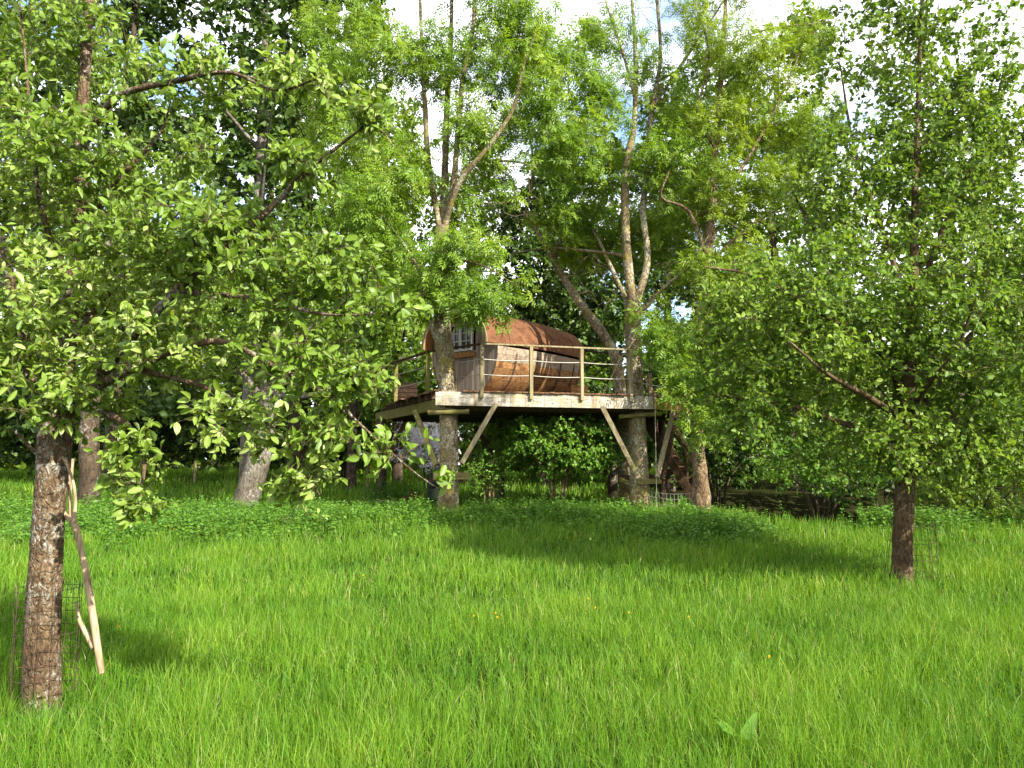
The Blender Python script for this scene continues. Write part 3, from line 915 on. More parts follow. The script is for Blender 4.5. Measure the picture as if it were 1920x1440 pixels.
# floor cradle and back wall so that the hut is closed
bw_pts = [arch(t, HL - 0.44, -0.02) for t in np.linspace(0, math.pi, 15)] + [hull(math.pi - t, HL - 0.44, -0.0) for t in np.linspace(0.05, math.pi - 0.05, 15)]
bw_c = np.mean(bw_pts, axis=0)
nbp = len(bw_pts)
mk('back_wall', np.vstack([bw_pts, [bw_c]]), [np.array([[i, (i + 1) % nbp, nbp] for i in range(nbp)])], M['wall_board'], hut)
for ss in (0.5, 1.9, 3.3):
    part('cradle', M['dark_wood'], beam(H(-0.8, ss, DZ + 0.05), H(0.8, ss, DZ + 0.05), 0.12, 0.10), parent=hut)
# window
win = mk('window', *(lambda V, f: (V, [f]))(*beam(H(WIN[0], -0.02, WIN[3] - .03), H(WIN[1], -0.02, WIN[3] - .03), 0.06, 0.06)), M['window_paint'], hut)
def wbar(name, u0, z0, u1, z1, w_, d_, y=-0.022):
    up = (0, 0, 1) if abs(z1 - z0) < 1e-6 else UU
    part(name, M['window_paint'], beam(H(u0, y, z0), H(u1, y, z1), d_, w_, up=up), parent=win)
wbar('frame', WIN[0] + .03, WIN[2], WIN[0] + .03, WIN[3] - .062, .055, .055)
wbar('frame', WIN[1] - .03, WIN[2], WIN[1] - .03, WIN[3] - .062, .055, .055)
wbar('frame', WIN[0] + .06, WIN[2] + .028, WIN[1] - .06, WIN[2] + .028, .055, .055)
um = (WIN[0] + WIN[1]) / 2
wbar('mullion', um, WIN[2] + .058, um, WIN[3] - .062, .085, .052)
for a, b in ((WIN[0] + .06, um - .045), (um + .045, WIN[1] - .06)):
    z0, z1 = WIN[2] + .058, WIN[3] - .062
    m_ = (a + b) / 2
    wbar('glazing_bar', m_, z0, m_, z1, .022, .03, -0.025)
    for k in (1, 2):
        zz = z0 + (z1 - z0) * k / 3
        for x0, x1 in ((a, m_ - .0115), (m_ + .0115, b)):
            wbar('glazing_bar', x0, zz, x1, zz, .022, .028, -0.024)
    for i in range(2):
        for k in range(3):
            x0 = (a, m_)[i]; x1 = (m_, b)[i]
            za = z0 + (z1 - z0) * k / 3; zb = z0 + (z1 - z0) * (k + 1) / 3
            part('pane', M['glass'], beam(H(x0, -0.008, (za + zb) / 2), H(x1, -0.008, (za + zb) / 2), 0.006, zb - za - 0.001), parent=win)
# things on and about the deck
def crate(c, ax, w_, d_, h_, label, name, cat, mat, nbd=4):
    t = thing(name, c, label, cat)
    ay = np.array([-ax[1], ax[0], 0])
    for sgn in (-1, 1):
        for k in range(nbd):
            z = h_ * (k + .5) / nbd
            part('side_board', mat, beam(c + ay * sgn * d_ / 2 - ax * w_ / 2 + [0, 0, z], c + ay * sgn * d_ / 2 + ax * w_ / 2 + [0, 0, z], 0.025, h_ / nbd - .012), parent=t)
            part('end_board', mat, beam(c + ax * sgn * (w_ / 2 - .02) - ay * (d_ / 2 - .014) + [0, 0, z], c + ax * sgn * (w_ / 2 - .02) + ay * (d_ / 2 - .014) + [0, 0, z], 0.025, h_ / nbd - .012), parent=t)
    part('top', mat, beam(c - ax * w_ / 2 + [0, 0, h_ + .012], c + ax * w_ / 2 + [0, 0, h_ + .012], d_ + .03, .022), parent=t)
    return t
crate(v3(P(762, 745, 20.3)[:2], DZ + .005), AB3, 0.5, 0.45, 0.46, 'dark brown wooden chest standing on the deck behind the railing', 'wooden_chest', 'chest', M['black_wood'])
crate(v3(P(1082, 738, 21.4)[:2], DZ + .005), AB3, 0.5, 0.4, 0.5, 'orange-brown wooden box on the deck by the barrel hut end', 'wooden_box', 'box', M['brown_board'])

def stick(name, label, cat, pts, rad, mat, sides=7, bump=0.0):
    pp, rr = catmull(pts, rad, 0.08)
    acc = Acc(); tube1(acc, pp, rr, sides, bump, 20)
    o = acc.build(name, mat, None, True, use_attr=False, origin=pp[0])
    return tag(o, label, cat)
stick('bent_stick', 'thin bare stick leaning from the deck floor to the trunk', 'stick', [v3(P(1130, 738, 18.4)[:2], DZ), P(1150, 700, 18.3), P(1165, 670, 18.25), P(1182, 648, 18.2)], [.012, .012, .01, .008], M['dead_wood'])
rp = [P(1228, 738, 17.75), P(1229, 800, 17.8), P(1230, 860, 17.8)]
g_ = P(1231, 925, 17.85); g_[2] = ground_z(g_[0], g_[1]); rp.append(g_)
stick('rope', 'thin pale rope hanging straight down from the deck corner', 'rope', rp, [.008] * 4, M['rope'], 5)

# stairs at the back right
st = thing('wooden_stairs', G(4.9, 20.6), 'dark open wooden stairs running down behind the flaky trunk', 'stairs')
t0 = np.array([3.55, 21.1, DZ - 0.1]); t1 = np.array([5.15, 20.4, float(ground_z(5.15, 20.4)) + 0.0])
sd = nrm(np.cross(t1 - t0, (0, 0, 1)))
for sg in (-1, 1):
    part('stringer', M['dark_wood'], beam(t0 + sd * sg * .4, t1 + sd * sg * .4, 0.05, 0.22), parent=st)
    part('handrail', M['dark_wood'], beam(t0 + sd * sg * .4 + [0, 0, .9], t1 + sd * sg * .4 + [0, 0, .9], 0.05, 0.06), parent=st)
    for k in (0.25, 0.75):
        q = t0 * (1 - k) + t1 * k + sd * sg * .4
        part('baluster', M['dark_wood'], beam(q + [0, 0, .1], q + [0, 0, .88], 0.04, 0.04, up=(1, 0, 0)), parent=st)
for k in range(10):
    q = t0 * (1 - (k + .5) / 10) + t1 * (k + .5) / 10
    part('tread', M['deck_wood'], beam(q - sd * .37, q + sd * .37, 0.22, 0.035), parent=st)

# ------------------------------------------------------------------ trees
# the apple tree close by on the left
apple_trunk = limb([(80, 1345, 5.0, .118), (78, 1290, 5.0, .108), (80, 1180, 5.0, .100), (87, 1040, 5.0, .093), (95, 920, 5.0, .093), (104, 820, 5.0, .103), (112, 770, 5.02, .085),
                    (124, 640, 5.1, .062), (140, 500, 5.2, .055), (150, 380, 5.3, .050), (155, 200, 5.4, .042), (166, 40, 5.5, .034), (172, -140, 5.6, .02)], 0.02)
ap_l = [
    limb([(112, 790, 5.0, 0.0429), (200, 690, 4.85, 0.0328), (330, 545, 4.65, 0.0265), (420, 470, 4.5, 0.0226), (520, 378, 4.35, 0.0172), (560, 335, 4.3, 0.0133), (640, 270, 4.2, 0.0086), (712, 215, 4.15, 0.0047)], .05),
    limb([(152, 280, 5.3, 0.0273), (215, 186, 5.0, 0.0218), (330, 152, 4.8, 0.0179), (430, 136, 4.7, 0.0125), (520, 170, 4.6, 0.0078), (610, 140, 4.55, 0.0047)], .05),
    limb([(118, 760, 5.0, 0.0390), (250, 690, 4.7, 0.0265), (400, 640, 4.5, 0.0195), (520, 690, 4.4, 0.0140), (620, 745, 4.35, 0.0101), (680, 800, 4.3, 0.0070), (770, 880, 4.3, 0.0047), (835, 925, 4.3, 0.0031)], .05),
    limb([(95, 760, 5.0, 0.0390), (30, 590, 5.0, 0.0312), (8, 470, 5.1, 0.0265), (-60, 300, 5.2, 0.0195), (-120, 100, 5.3, 0.0117)], .05),
    limb([(92, 830, 5.0, 0.0273), (45, 690, 4.8, 0.0234), (-60, 620, 4.6, 0.0156), (-180, 600, 4.5, 0.0078)], .05),
    limb([(125, 640, 5.1, 0.0312), (230, 520, 5.4, 0.0234), (300, 450, 5.6, 0.0140), (340, 390, 5.7, 0.0055)], .05),
    limb([(135, 560, 5.2, 0.0234), (80, 400, 5.0, 0.0172), (60, 250, 4.9, 0.0125), (45, 80, 4.9, 0.0070), (30, -60, 4.9, 0.0039)], .05),
    limb([(145, 450, 5.2, 0.0234), (230, 330, 5.0, 0.0172), (300, 250, 5.0, 0.0094), (320, 190, 5.0, 0.0047)], .05),
    limb([(150, 760, 5.0, 0.0273), (230, 790, 4.75, 0.0187), (270, 850, 4.6, 0.0125), (262, 930, 4.5, 0.0070), (250, 980, 4.45, 0.0039)], .05),
    limb([(250, 690, 4.75, 0.0195), (420, 740, 4.6, 0.0125), (540, 830, 4.5, 0.0078), (600, 930, 4.5, 0.0039)], .05),
    limb([(330, 545, 4.65, 0.0187), (480, 560, 4.45, 0.0133), (620, 590, 4.35, 0.0078), (780, 582, 4.3, 0.0031)], .05),
    limb([(99, 870, 4.97, 0.0234), (68, 850, 4.9, 0.0125), (45, 825, 4.87, 0.0094), (28, 808, 4.85, 0.0101)], .04),
]
ap_c = [C(105, 80, 5.5, 150, 140, 1.1, 60), C(250, 120, 5.1, 45, 50, .5, 6), C(60, 330, 5.2, 160, 170, 1.0, 62), C(210, 330, 5.1, 130, 120, .8, 48),
        C(400, 155, 4.8, 110, 30, .35, 13), C(560, 165, 4.6, 70, 30, .25, 9), C(370, 310, 4.9, 50, 60, .4, 9), C(440, 450, 4.5, 110, 50, .4, 26), C(590, 320, 4.3, 75, 35, .2, 9), C(690, 235, 4.2, 40, 28, .2, 8),
        C(330, 480, 4.8, 150, 90, .7, 46), C(530, 540, 4.5, 140, 80, .5, 28), C(650, 520, 4.4, 70, 50, .3, 11), C(740, 585, 4.3, 45, 22, .15, 6),
        C(150, 560, 5.0, 170, 120, .9, 50), C(60, 680, 4.8, 140, 90, .6, 26), C(330, 650, 4.7, 160, 70, .6, 30), C(560, 680, 4.4, 130, 65, .4, 21), C(660, 735, 4.3, 50, 40, .2, 9),
        C(130, 770, 4.75, 90, 35, .4, 13), C(480, 790, 4.5, 100, 60, .4, 13), C(600, 830, 4.45, 90, 60, .3, 10), C(250, 870, 4.6, 40, 60, .2, 9), C(262, 960, 4.45, 35, 22, .1, 4), C(560, 905, 4.5, 60, 35, .2, 8), C(735, 850, 4.3, 35, 28, .12, 3), C(825, 905, 4.3, 14, 8, .06, 1),
        C(-120, 300, 5.2, 130, 350, .9, 50), C(110, -120, 5.5, 180, 80, 1, 22), C(60, 150, 6.2, 200, 200, .6, 30), C(220, 560, 6.0, 200, 150, .5, 30)]
tree('apple_tree', 'apple tree with scaly lichen-flecked trunk ringed by rusty wire', apple_trunk[0][0], apple_trunk, ap_l, ap_c, AP, 0.066, M['apple_leaf'], M['apple_bark'],
     per_shoot=5, shoots_per=5, shoot_len=0.15, bump=0.007, sides=44, freq=34, zs=0.75, rmax=0.012, up_bias=0.5, droop=0.30, spread=0.8, extra=True, up=0.55, dens=1.6, sunny=0.85, upw=0.5)

# the young pear tree on the right
pear_trunk = limb([(1690, 1102, 10.0, .19), (1690, 1085, 10.0, .145), (1691, 1055, 10.0, .125), (1693, 980, 10.0, .12), (1697, 900, 10.0, .118), (1700, 800, 10.0, .11), (1702, 740, 10.0, .10), (1708, 640, 10.0, .075), (1714, 520, 10.0, .06), (1716, 350, 10.1, .045), (1722, 180, 10.1, .032), (1728, 0, 10.2, .02), (1730, -160, 10.2, .01)], 0.05)
pe_l = [limb([(1701, 770, 10, .06), (1660, 660, 10.1, .045), (1590, 540, 10.2, .033), (1530, 440, 10.3, .024), (1470, 330, 10.4, .012)], .1),
        limb([(1704, 760, 10, .055), (1790, 660, 9.8, .04), (1880, 570, 9.7, .03), (1990, 450, 9.6, .015)], .1),
        limb([(1699, 860, 10, .05), (1790, 840, 9.7, .035), (1900, 820, 9.5, .022), (2030, 790, 9.3, .01)], .1),
        limb([(1699, 830, 10, .05), (1600, 800, 9.7, .035), (1480, 760, 9.5, .022), (1330, 740, 9.4, .01)], .1),
        limb([(1712, 600, 10, .045), (1650, 420, 10, .03), (1600, 270, 10, .02), (1575, 120, 10, .01)], .1),
        limb([(1712, 580, 10, .04), (1780, 400, 10.2, .028), (1850, 250, 10.3, .018), (1900, 60, 10.4, .01)], .1),
        limb([(1700, 790, 10, .05), (1620, 740, 9.2, .035), (1550, 700, 8.6, .02), (1480, 640, 8.2, .01)], .1),
        limb([(1702, 780, 10, .05), (1740, 720, 9.2, .035), (1790, 660, 8.6, .02), (1830, 560, 8.2, .01)], .1),
        limb([(1700, 800, 10, .05), (1760, 720, 10.9, .035), (1800, 640, 11.6, .02), (1850, 560, 12.1, .01)], .1),
        limb([(1700, 810, 10, .05), (1640, 720, 10.9, .035), (1580, 640, 11.6, .02), (1500, 560, 12.1, .01)], .1),
        limb([(1705, 700, 10, .045), (1560, 600, 9.6, .03), (1420, 520, 9.4, .02), (1320, 500, 9.3, .008)], .1)]
pe_c = [C(1690, 640, 10, 250, 220, 2.2, 340), C(1710, 300, 10.1, 180, 200, 1.4, 190), C(1720, 60, 10.2, 180, 170, 1.1, 165), C(1730, -130, 10.2, 150, 80, 1, 50), C(1500, 620, 9.8, 180, 170, 1.6, 260), C(1870, 600, 9.9, 170, 230, 1.8, 260),
        C(1400, 760, 9.6, 120, 90, 1.0, 75), C(1560, 380, 10.1, 90, 170, 1.0, 95), C(1370, 580, 9.5, 80, 90, .8, 42), C(1850, 250, 10.3, 120, 190, 1.1, 130), C(1700, 850, 9.6, 250, 60, 1.2, 110), C(1880, 840, 9.5, 130, 70, 1.2, 65), C(1570, 120, 10.2, 40, 80, .5, 10), C(2000, 500, 9.8, 120, 330, 1.5, 130), C(1330, 700, 9.5, 40, 70, .4, 12)]
tree('pear_tree', 'young pear tree with straight brown trunk and broad leafy crown on open grass', pear_trunk[0][0], pear_trunk, pe_l, pe_c, RO, 0.074, M['pear_leaf'], M['pear_bark'],
     per_shoot=6, shoots_per=5, shoot_len=0.24, bump=0.012, sides=26, freq=26, zs=0.25, rmax=0.014, up_bias=0.5, droop=0.3, extra=True, up=0.6, dens=1.25, sunny=0.75)

# ash tree whose trunk passes through the front left of the deck
a1_t = limb([(838, 985, 17.0, .30), (840, 960, 17.02, .235), (842, 880, 17.03, .205), (841, 780, 17.05, .20), (839, 720, 17.05, .20), (832, 640, 17.05, .19), (828, 560, 17.05, .175), (826, 480, 17.05, .16), (828, 425, 17.05, .17)], .1)
a1_l = [limb([(827, 440, 17.05, 0.078), (812, 360, 17.1, 0.074), (802, 290, 17.2, 0.066), (797, 200, 17.3, 0.058), (791, 90, 17.4, 0.047), (785, -80, 17.5, 0.027)], .2),
        limb([(828, 440, 17.05, 0.086), (834, 330, 17.2, 0.078), (838, 200, 17.4, 0.066), (845, 80, 17.6, 0.055), (850, -100, 17.7, 0.031)], .2),
        limb([(830, 440, 17.05, 0.078), (850, 345, 16.9, 0.070), (858, 250, 16.9, 0.062), (868, 150, 17, 0.055), (888, 40, 17, 0.043), (884, -80, 17, 0.027)], .2),
        limb([(832, 425, 17.05, 0.070), (860, 345, 16.7, 0.062), (905, 288, 16.5, 0.055), (945, 235, 16.4, 0.047), (967, 190, 16.3, 0.039), (980, 130, 16.3, 0.027), (1005, 60, 16.3, 0.016)], .2),
        limb([(830, 655, 17.0, 0.078), (812, 618, 16.85, 0.066), (802, 575, 16.8, 0.058), (795, 530, 16.8, 0.047), (765, 470, 16.7, 0.035), (720, 410, 16.6, 0.020)], .15),
        limb([(860, 345, 16.8, 0.039), (880, 308, 16.9, 0.035), (950, 302, 17.2, 0.027), (1010, 312, 17.5, 0.016)], .15),
        limb([(812, 360, 17.1, 0.047), (770, 320, 17, 0.035), (720, 250, 16.9, 0.023), (670, 200, 16.8, 0.012)], .15),
        limb([(828, 520, 17, 0.039), (860, 490, 16.4, 0.027), (910, 500, 16.0, 0.016), (960, 530, 15.8, 0.008)], .15)]
a1_c = [C(860, 480, 16.1, 85, 42, .7, 26), C(925, 556, 16.0, 78, 32, .5, 24), C(700, 390, 16.8, 90, 70, 1, 36), C(690, 260, 17, 80, 70, 1, 34), C(720, 120, 17.3, 100, 80, 1.2, 42), C(840, 110, 17.3, 90, 80, 1.2, 34),
        C(950, 120, 17, 90, 80, 1.2, 40), C(640, 50, 17.6, 80, 60, 1, 26), C(900, 240, 16.8, 80, 55, 1, 30), C(1010, 190, 16.8, 60, 70, .9, 24), C(770, 330, 16.9, 55, 55, .8, 20), C(960, 20, 17, 90, 40, 1, 24),
        C(650, 520, 17.5, 60, 55, .8, 22), C(760, 560, 16.6, 55, 45, .6, 14), C(840, -60, 17.4, 200, 60, 1.4, 40), C(1010, 90, 17.4, 70, 70, .9, 24), C(870, 380, 17.6, 60, 50, .7, 12), C(600, 200, 17.8, 60, 90, 1, 22), C(820, 540, 16.5, 50, 24, .5, 9), C(940, 330, 17.2, 50, 40, .6, 12), C(730, 470, 16.7, 60, 35, .6, 14)]
a1_b = [C(960, 400, 17.4, 60, 70, .8, 26), C(840, 250, 17.2, 90, 150, .8, 50)]
tree('ash_tree', 'forked ash tree whose lichen-spotted trunk passes through the deck before the window', a1_t[0][0], a1_t, a1_l, a1_c, AS, 0.26, M['ash_leaf'], M['ash_bark'],
     per_shoot=6, shoots_per=4, shoot_len=0.28, bump=0.016, sides=22, freq=8, rosette=True, up_bias=0.5, rmax=0.03, droop=0.5, bare=a1_b, spread=1.1, up=0.6, dens=1.3)

a2_t = limb([(1202, 985, 18.1, .31), (1201, 955, 18.12, .245), (1198, 880, 18.2, .22), (1195, 800, 18.3, .205), (1190, 700, 18.4, .20), (1187, 620, 18.4, .195), (1187, 565, 18.4, .20)], .1)
a2_l = [limb([(1187, 580, 18.4, 0.114), (1176, 480, 18.5, 0.106), (1172, 380, 18.6, 0.099), (1176, 300, 18.7, 0.091), (1188, 240, 18.8, 0.076), (1192, 160, 18.9, 0.065), (1190, 70, 19, 0.049), (1178, -90, 19, 0.027)], .2),
        limb([(1189, 580, 18.4, 0.099), (1214, 490, 18.6, 0.084), (1206, 400, 18.8, 0.076), (1214, 300, 18.9, 0.068), (1222, 205, 18.9, 0.061), (1238, 110, 18.9, 0.049), (1232, 0, 18.9, 0.038), (1225, -100, 18.9, 0.023)], .2),
        limb([(1222, 205, 18.9, 0.046), (1268, 135, 19, 0.038), (1318, 62, 19.1, 0.030), (1370, -20, 19.2, 0.019)], .2),
        limb([(1192, 190, 18.9, 0.042), (1168, 100, 18.6, 0.034), (1138, 10, 18.5, 0.023), (1120, -80, 18.5, 0.015)], .2),
        limb([(1187, 590, 18.4, 0.068), (1150, 510, 19.2, 0.053), (1110, 430, 20.0, 0.038), (1060, 380, 20.4, 0.019)], .2),
        limb([(1188, 600, 18.4, 0.061), (1240, 545, 18, 0.046), (1290, 500, 17.6, 0.030), (1330, 440, 17.4, 0.015)], .2),
        limb([(1188, 640, 18.4, 0.053), (1240, 655, 17.9, 0.038), (1280, 690, 17.5, 0.027), (1310, 760, 17.3, 0.011)], .15),
        limb([(1176, 480, 18.5, 0.046), (1100, 470, 19.4, 0.034), (1030, 465, 20.3, 0.027), (960, 475, 20.8, 0.014)], .15),
        limb([(1235, 150, 18.9, 0.034), (1320, 110, 18.7, 0.027), (1420, 60, 18.6, 0.019), (1560, 40, 18.5, 0.009)], .2)]
a2_c = [C(1070, 415, 20.2, 75, 36, .9, 26), C(1130, 465, 20.3, 95, 32, .9, 32), C(1205, 425, 20.3, 75, 38, .9, 24), C(1275, 470, 19.6, 65, 44, .8, 20), C(1075, 270, 17.9, 70, 70, .9, 32), C(1130, 180, 18.3, 65, 55, .9, 26),
        C(1250, 310, 18.2, 65, 65, .9, 26), C(1290, 400, 19.2, 70, 48, .9, 22), C(1255, 640, 17.4, 60, 35, .5, 15), C(1290, 720, 17.2, 55, 60, .5, 22), C(1110, 340, 19.8, 70, 35, .8, 20), C(1060, 120, 18.4, 50, 50, .7, 14), C(1330, 800, 17.0, 40, 40, .4, 8), C(1260, 180, 18.8, 70, 80, .9, 24), C(1120, 60, 18.6, 70, 60, .8, 18), C(1180, 300, 19, 60, 60, .7, 14), C(1190, 120, 19, 50, 60, .7, 10), C(1230, 600, 17.8, 50, 25, .5, 8)]
a2_b = [C(1200, 60, 18.9, 110, 110, 1, 80), C(1400, 20, 18.7, 180, 60, .8, 70), C(1240, 540, 18.2, 90, 60, .8, 60), C(1120, 530, 18.2, 90, 60, .8, 50), C(1230, 220, 18.9, 60, 100, .8, 40)]
tree('ash_tree', 'tall many-stemmed ash tree whose speckled trunk carries the right end of the deck', a2_t[0][0], a2_t, a2_l, a2_c, AS, 0.26, M['ash_leaf'], M['ash_bark'],
     per_shoot=6, shoots_per=4, shoot_len=0.28, bump=0.016, sides=22, freq=8, rosette=True, up_bias=0.5, rmax=0.03, droop=0.5, bare=a2_b, spread=1.1, up=0.6, dens=1.35)

a3_t = limb([(1314, 985, 17.6, .27), (1315, 960, 17.62, .215), (1313, 900, 17.65, .185), (1308, 830, 17.7, .14), (1305, 740, 17.8, .125), (1310, 600, 17.9, .115), (1330, 450, 18.1, .10), (1340, 300, 18.3, .085), (1352, 150, 18.5, .065), (1362, -20, 18.6, .04), (1370, -120, 18.6, .02)], .1)
a3_l = [limb([(1335, 400, 18.2, 0.048), (1400, 300, 18, 0.040), (1450, 210, 18, 0.028), (1500, 100, 18, 0.012)], .2),
        limb([(1342, 280, 18.3, 0.044), (1310, 210, 18.2, 0.036), (1330, 100, 18.2, 0.024), (1300, 0, 18.2, 0.012)], .2),
        limb([(1325, 480, 18, 0.044), (1290, 395, 17.8, 0.040), (1240, 370, 17.6, 0.028), (1255, 320, 17.4, 0.016)], .2),
        limb([(1322, 500, 18, 0.040), (1400, 430, 17.7, 0.032), (1480, 380, 17.6, 0.016)], .2),
        limb([(1312, 600, 17.9, 0.040), (1360, 560, 17.6, 0.028), (1420, 540, 17.4, 0.012)], .2),
        limb([(1350, 170, 18.5, 0.036), (1420, 110, 18.6, 0.028), (1530, 60, 18.8, 0.012)], .2)]
a3_c = [C(1400, 120, 18.1, 110, 80, 1.1, 46), C(1480, 240, 18, 90, 80, 1.1, 40), C(1350, 240, 18.2, 70, 60, .9, 26), C(1420, 370, 17.8, 100, 70, 1.1, 42), C(1330, 520, 17.7, 60, 50, .7, 18), C(1500, 90, 18.6, 80, 60, .9, 22), C(1400, 510, 17.6, 90, 60, .9, 30), C(1340, 640, 17.5, 55, 50, .6, 16), C(1390, 740, 17.4, 60, 50, .6, 16), C(1360, -40, 18.5, 150, 50, 1, 24), C(1310, 60, 18.5, 70, 70, .9, 20), C(1330, 360, 18.4, 60, 60, .7, 18), C(1460, 640, 17.8, 80, 80, .9, 26)]
a3_b = [C(1560, 50, 18.6, 90, 50, .7, 60), C(1350, 420, 18, 90, 120, .8, 70), C(1330, 560, 17.9, 60, 80, .6, 50), C(1440, 120, 18.5, 120, 100, .8, 40)]
tree('ash_tree', 'yellow-green ash tree with flaky reddish trunk in front of the stairs', a3_t[0][0], a3_t, a3_l, a3_c, AS, 0.24, M['yellow_ash_leaf'], M['rough_bark'],
     per_shoot=6, shoots_per=4, shoot_len=0.28, bump=0.03, sides=24, freq=9, rosette=True, up_bias=0.5, rmax=0.03, droop=0.4, bare=a3_b, spread=1.1, up=0.6, dens=1.35)

# leaning tree behind the hut
b_ = P(1175, 930, 20.9); b_[2] = ground_z(b_[0], b_[1]) - .1
a4_t = catmull([b_, P(1168, 800, 20.9), P(1158, 690, 20.8), P(1140, 640, 20.7), P(1105, 592, 20.6), P(1072, 545, 20.5), P(1040, 492, 20.4), P(1018, 450, 20.3), P(985, 405, 20.2), P(945, 370, 20.1), P(900, 318, 20), P(860, 250, 20)],
               [.2, .17, .15, .14, .125, .115, .10, .065, .045, .035, .025, .012], .15)
a4_l = [limb([(1040, 490, 20.4, .06), (1060, 400, 20.5, .045), (1050, 300, 20.6, .02)], .2), limb([(985, 405, 20.2, .05), (1000, 320, 20.4, .035), (990, 230, 20.5, .015)], .2)]
tree('leaning_tree', 'tree whose long bare limb leans left above the hut roof', b_, a4_t, a4_l,
     [C(1050, 310, 20.6, 80, 70, 1, 26), C(985, 240, 20.5, 70, 60, 1, 20), C(880, 290, 20.2, 60, 60, .9, 16), C(1090, 480, 20.6, 60, 40, .8, 14)], AS, 0.24, M['ash_leaf'], M['ash_bark'],
     per_shoot=6, shoots_per=4, shoot_len=0.28, bump=0.02, sides=16, freq=8, rosette=True, rmax=0.025, bare=[C(1090, 500, 20.6, 110, 80, .8, 70), C(970, 400, 20.3, 70, 60, .6, 30)])

# grey leaning trunk and dark trunk on the left
l1_t = limb([(448, 985, 17.3, .36), (455, 960, 17.3, .29), (470, 910, 17.35, .27), (488, 850, 17.4, .25), (497, 790, 17.5, .22), (505, 700, 17.6, .18), (520, 600, 17.7, .15), (535, 520, 17.8, .08), (540, 460, 17.9, .03)], .1)
l1_l = [limb([(500, 760, 17.5, .1), (440, 680, 17.3, .07), (390, 600, 17.2, .03)], .2), limb([(505, 700, 17.6, .1), (580, 620, 17.3, .07), (650, 560, 17.1, .03)], .2), limb([(500, 740, 17.6, .09), (590, 740, 17.2, .06), (680, 700, 17, .03)], .2),
        limb([(520, 600, 17.7, .08), (470, 500, 17.5, .05), (430, 420, 17.4, .02)], .2)]
tree('field_tree', 'thick pale grey trunk leaning right at the meadow edge, under leafy crown', l1_t[0][0], l1_t, l1_l,
     [C(500, 560, 17.5, 150, 110, 1.8, 130), C(600, 640, 17.2, 110, 80, 1.3, 70), C(400, 640, 17.3, 110, 80, 1.3, 60), C(620, 480, 17.5, 80, 80, 1.2, 44), C(650, 720, 17.2, 50, 50, .8, 18)], RO, 0.095, M['far_leaf'], M['grey_bark'],
     per_shoot=7, shoots_per=5, shoot_len=0.3, bump=0.02, sides=20, freq=7, rmax=0.02)
l2_t = limb([(160, 985, 18.3, .32), (164, 960, 18.3, .26), (168, 900, 18.3, .23), (168, 840, 18.3, .23), (172, 760, 18.4, .2), (190, 640, 18.5, .15), (200, 500, 18.6, .1), (210, 350, 18.7, .04)], .1)
l2_l = [limb([(170, 780, 18.4, .1), (100, 690, 18.2, .07), (30, 620, 18, .03)], .2), limb([(175, 740, 18.4, .1), (260, 660, 18.2, .07), (340, 600, 18, .03)], .2)]
tree('field_tree', 'dark mossy trunk standing behind the apple tree trunk at the meadow edge', l2_t[0][0], l2_t, l2_l,
     [C(190, 560, 18.5, 170, 120, 2, 110), C(60, 640, 18.2, 110, 70, 1.3, 45), C(320, 620, 18.2, 110, 80, 1.3, 50), C(200, 380, 18.6, 110, 80, 1.3, 40)], RO, 0.095, M['far_leaf'], M['dark_bark'],
     per_shoot=7, shoots_per=5, shoot_len=0.3, bump=0.03, sides=18, freq=8, rmax=0.02)

# ------------------------------------------------------------------ the wood behind
def back_tree(label, x, y, h, r, base_h, n, mat, bark, size, T=DI, r0=0.3, lean=0.0, name='woodland_tree', per=8, group=None, top_taper=0.55, sp=5):
    b = G(x, y, -0.1)
    pts = [b, b + [lean * .2, 0, h * .3], b + [lean * .6 + rng.normal(0, .2), rng.normal(0, .2), h * .6], b + [lean, 0, h * .97]]
    t = catmull(pts, [r0 * 1.15, r0 * .85, r0 * .5, r0 * .1], .5)
    lm = []
    for k in range(9):
        f = 0.25 + 0.65 * k / 9
        i = int(f * (len(t[0]) - 1)); s_ = t[0][i]
        a = k * 2.4 + rng.uniform(0, 1)
        L = r * (1.1 - 0.5 * f)
        e = s_ + np.array([math.cos(a) * L, math.sin(a) * L, L * rng.uniform(.25, .7)])
        lm.append(catmull([s_, (s_ + e) / 2 + [0, 0, .1 * L], e], [t[1][i] * .5, t[1][i] * .3, .015], .4))
    cl = []
    m = 11
    for k in range(m):
        f = (k + .5) / m
        z = base_h + (h - base_h) * f
        rr = r * (1 - top_taper * f) * (0.75 if k == 0 else 1)
        a = k * 2.4
        q = np.array([x + lean * z / h + math.cos(a) * rr * .5, y + math.sin(a) * rr * .5, b[2] + z])
        cl.append((q, np.array([rr * .68, rr * .68, (h - base_h) / m * 1.25]), max(4, int(n / m))))
    return tree(name, label, b, t, lm, cl, T, size, mat, bark, per_shoot=per, shoots_per=sp, shoot_len=0.55, bump=0.02, sides=9, freq=5, rmax=0.04, group=group, up=0.6, dens=1.0, twigs=False)

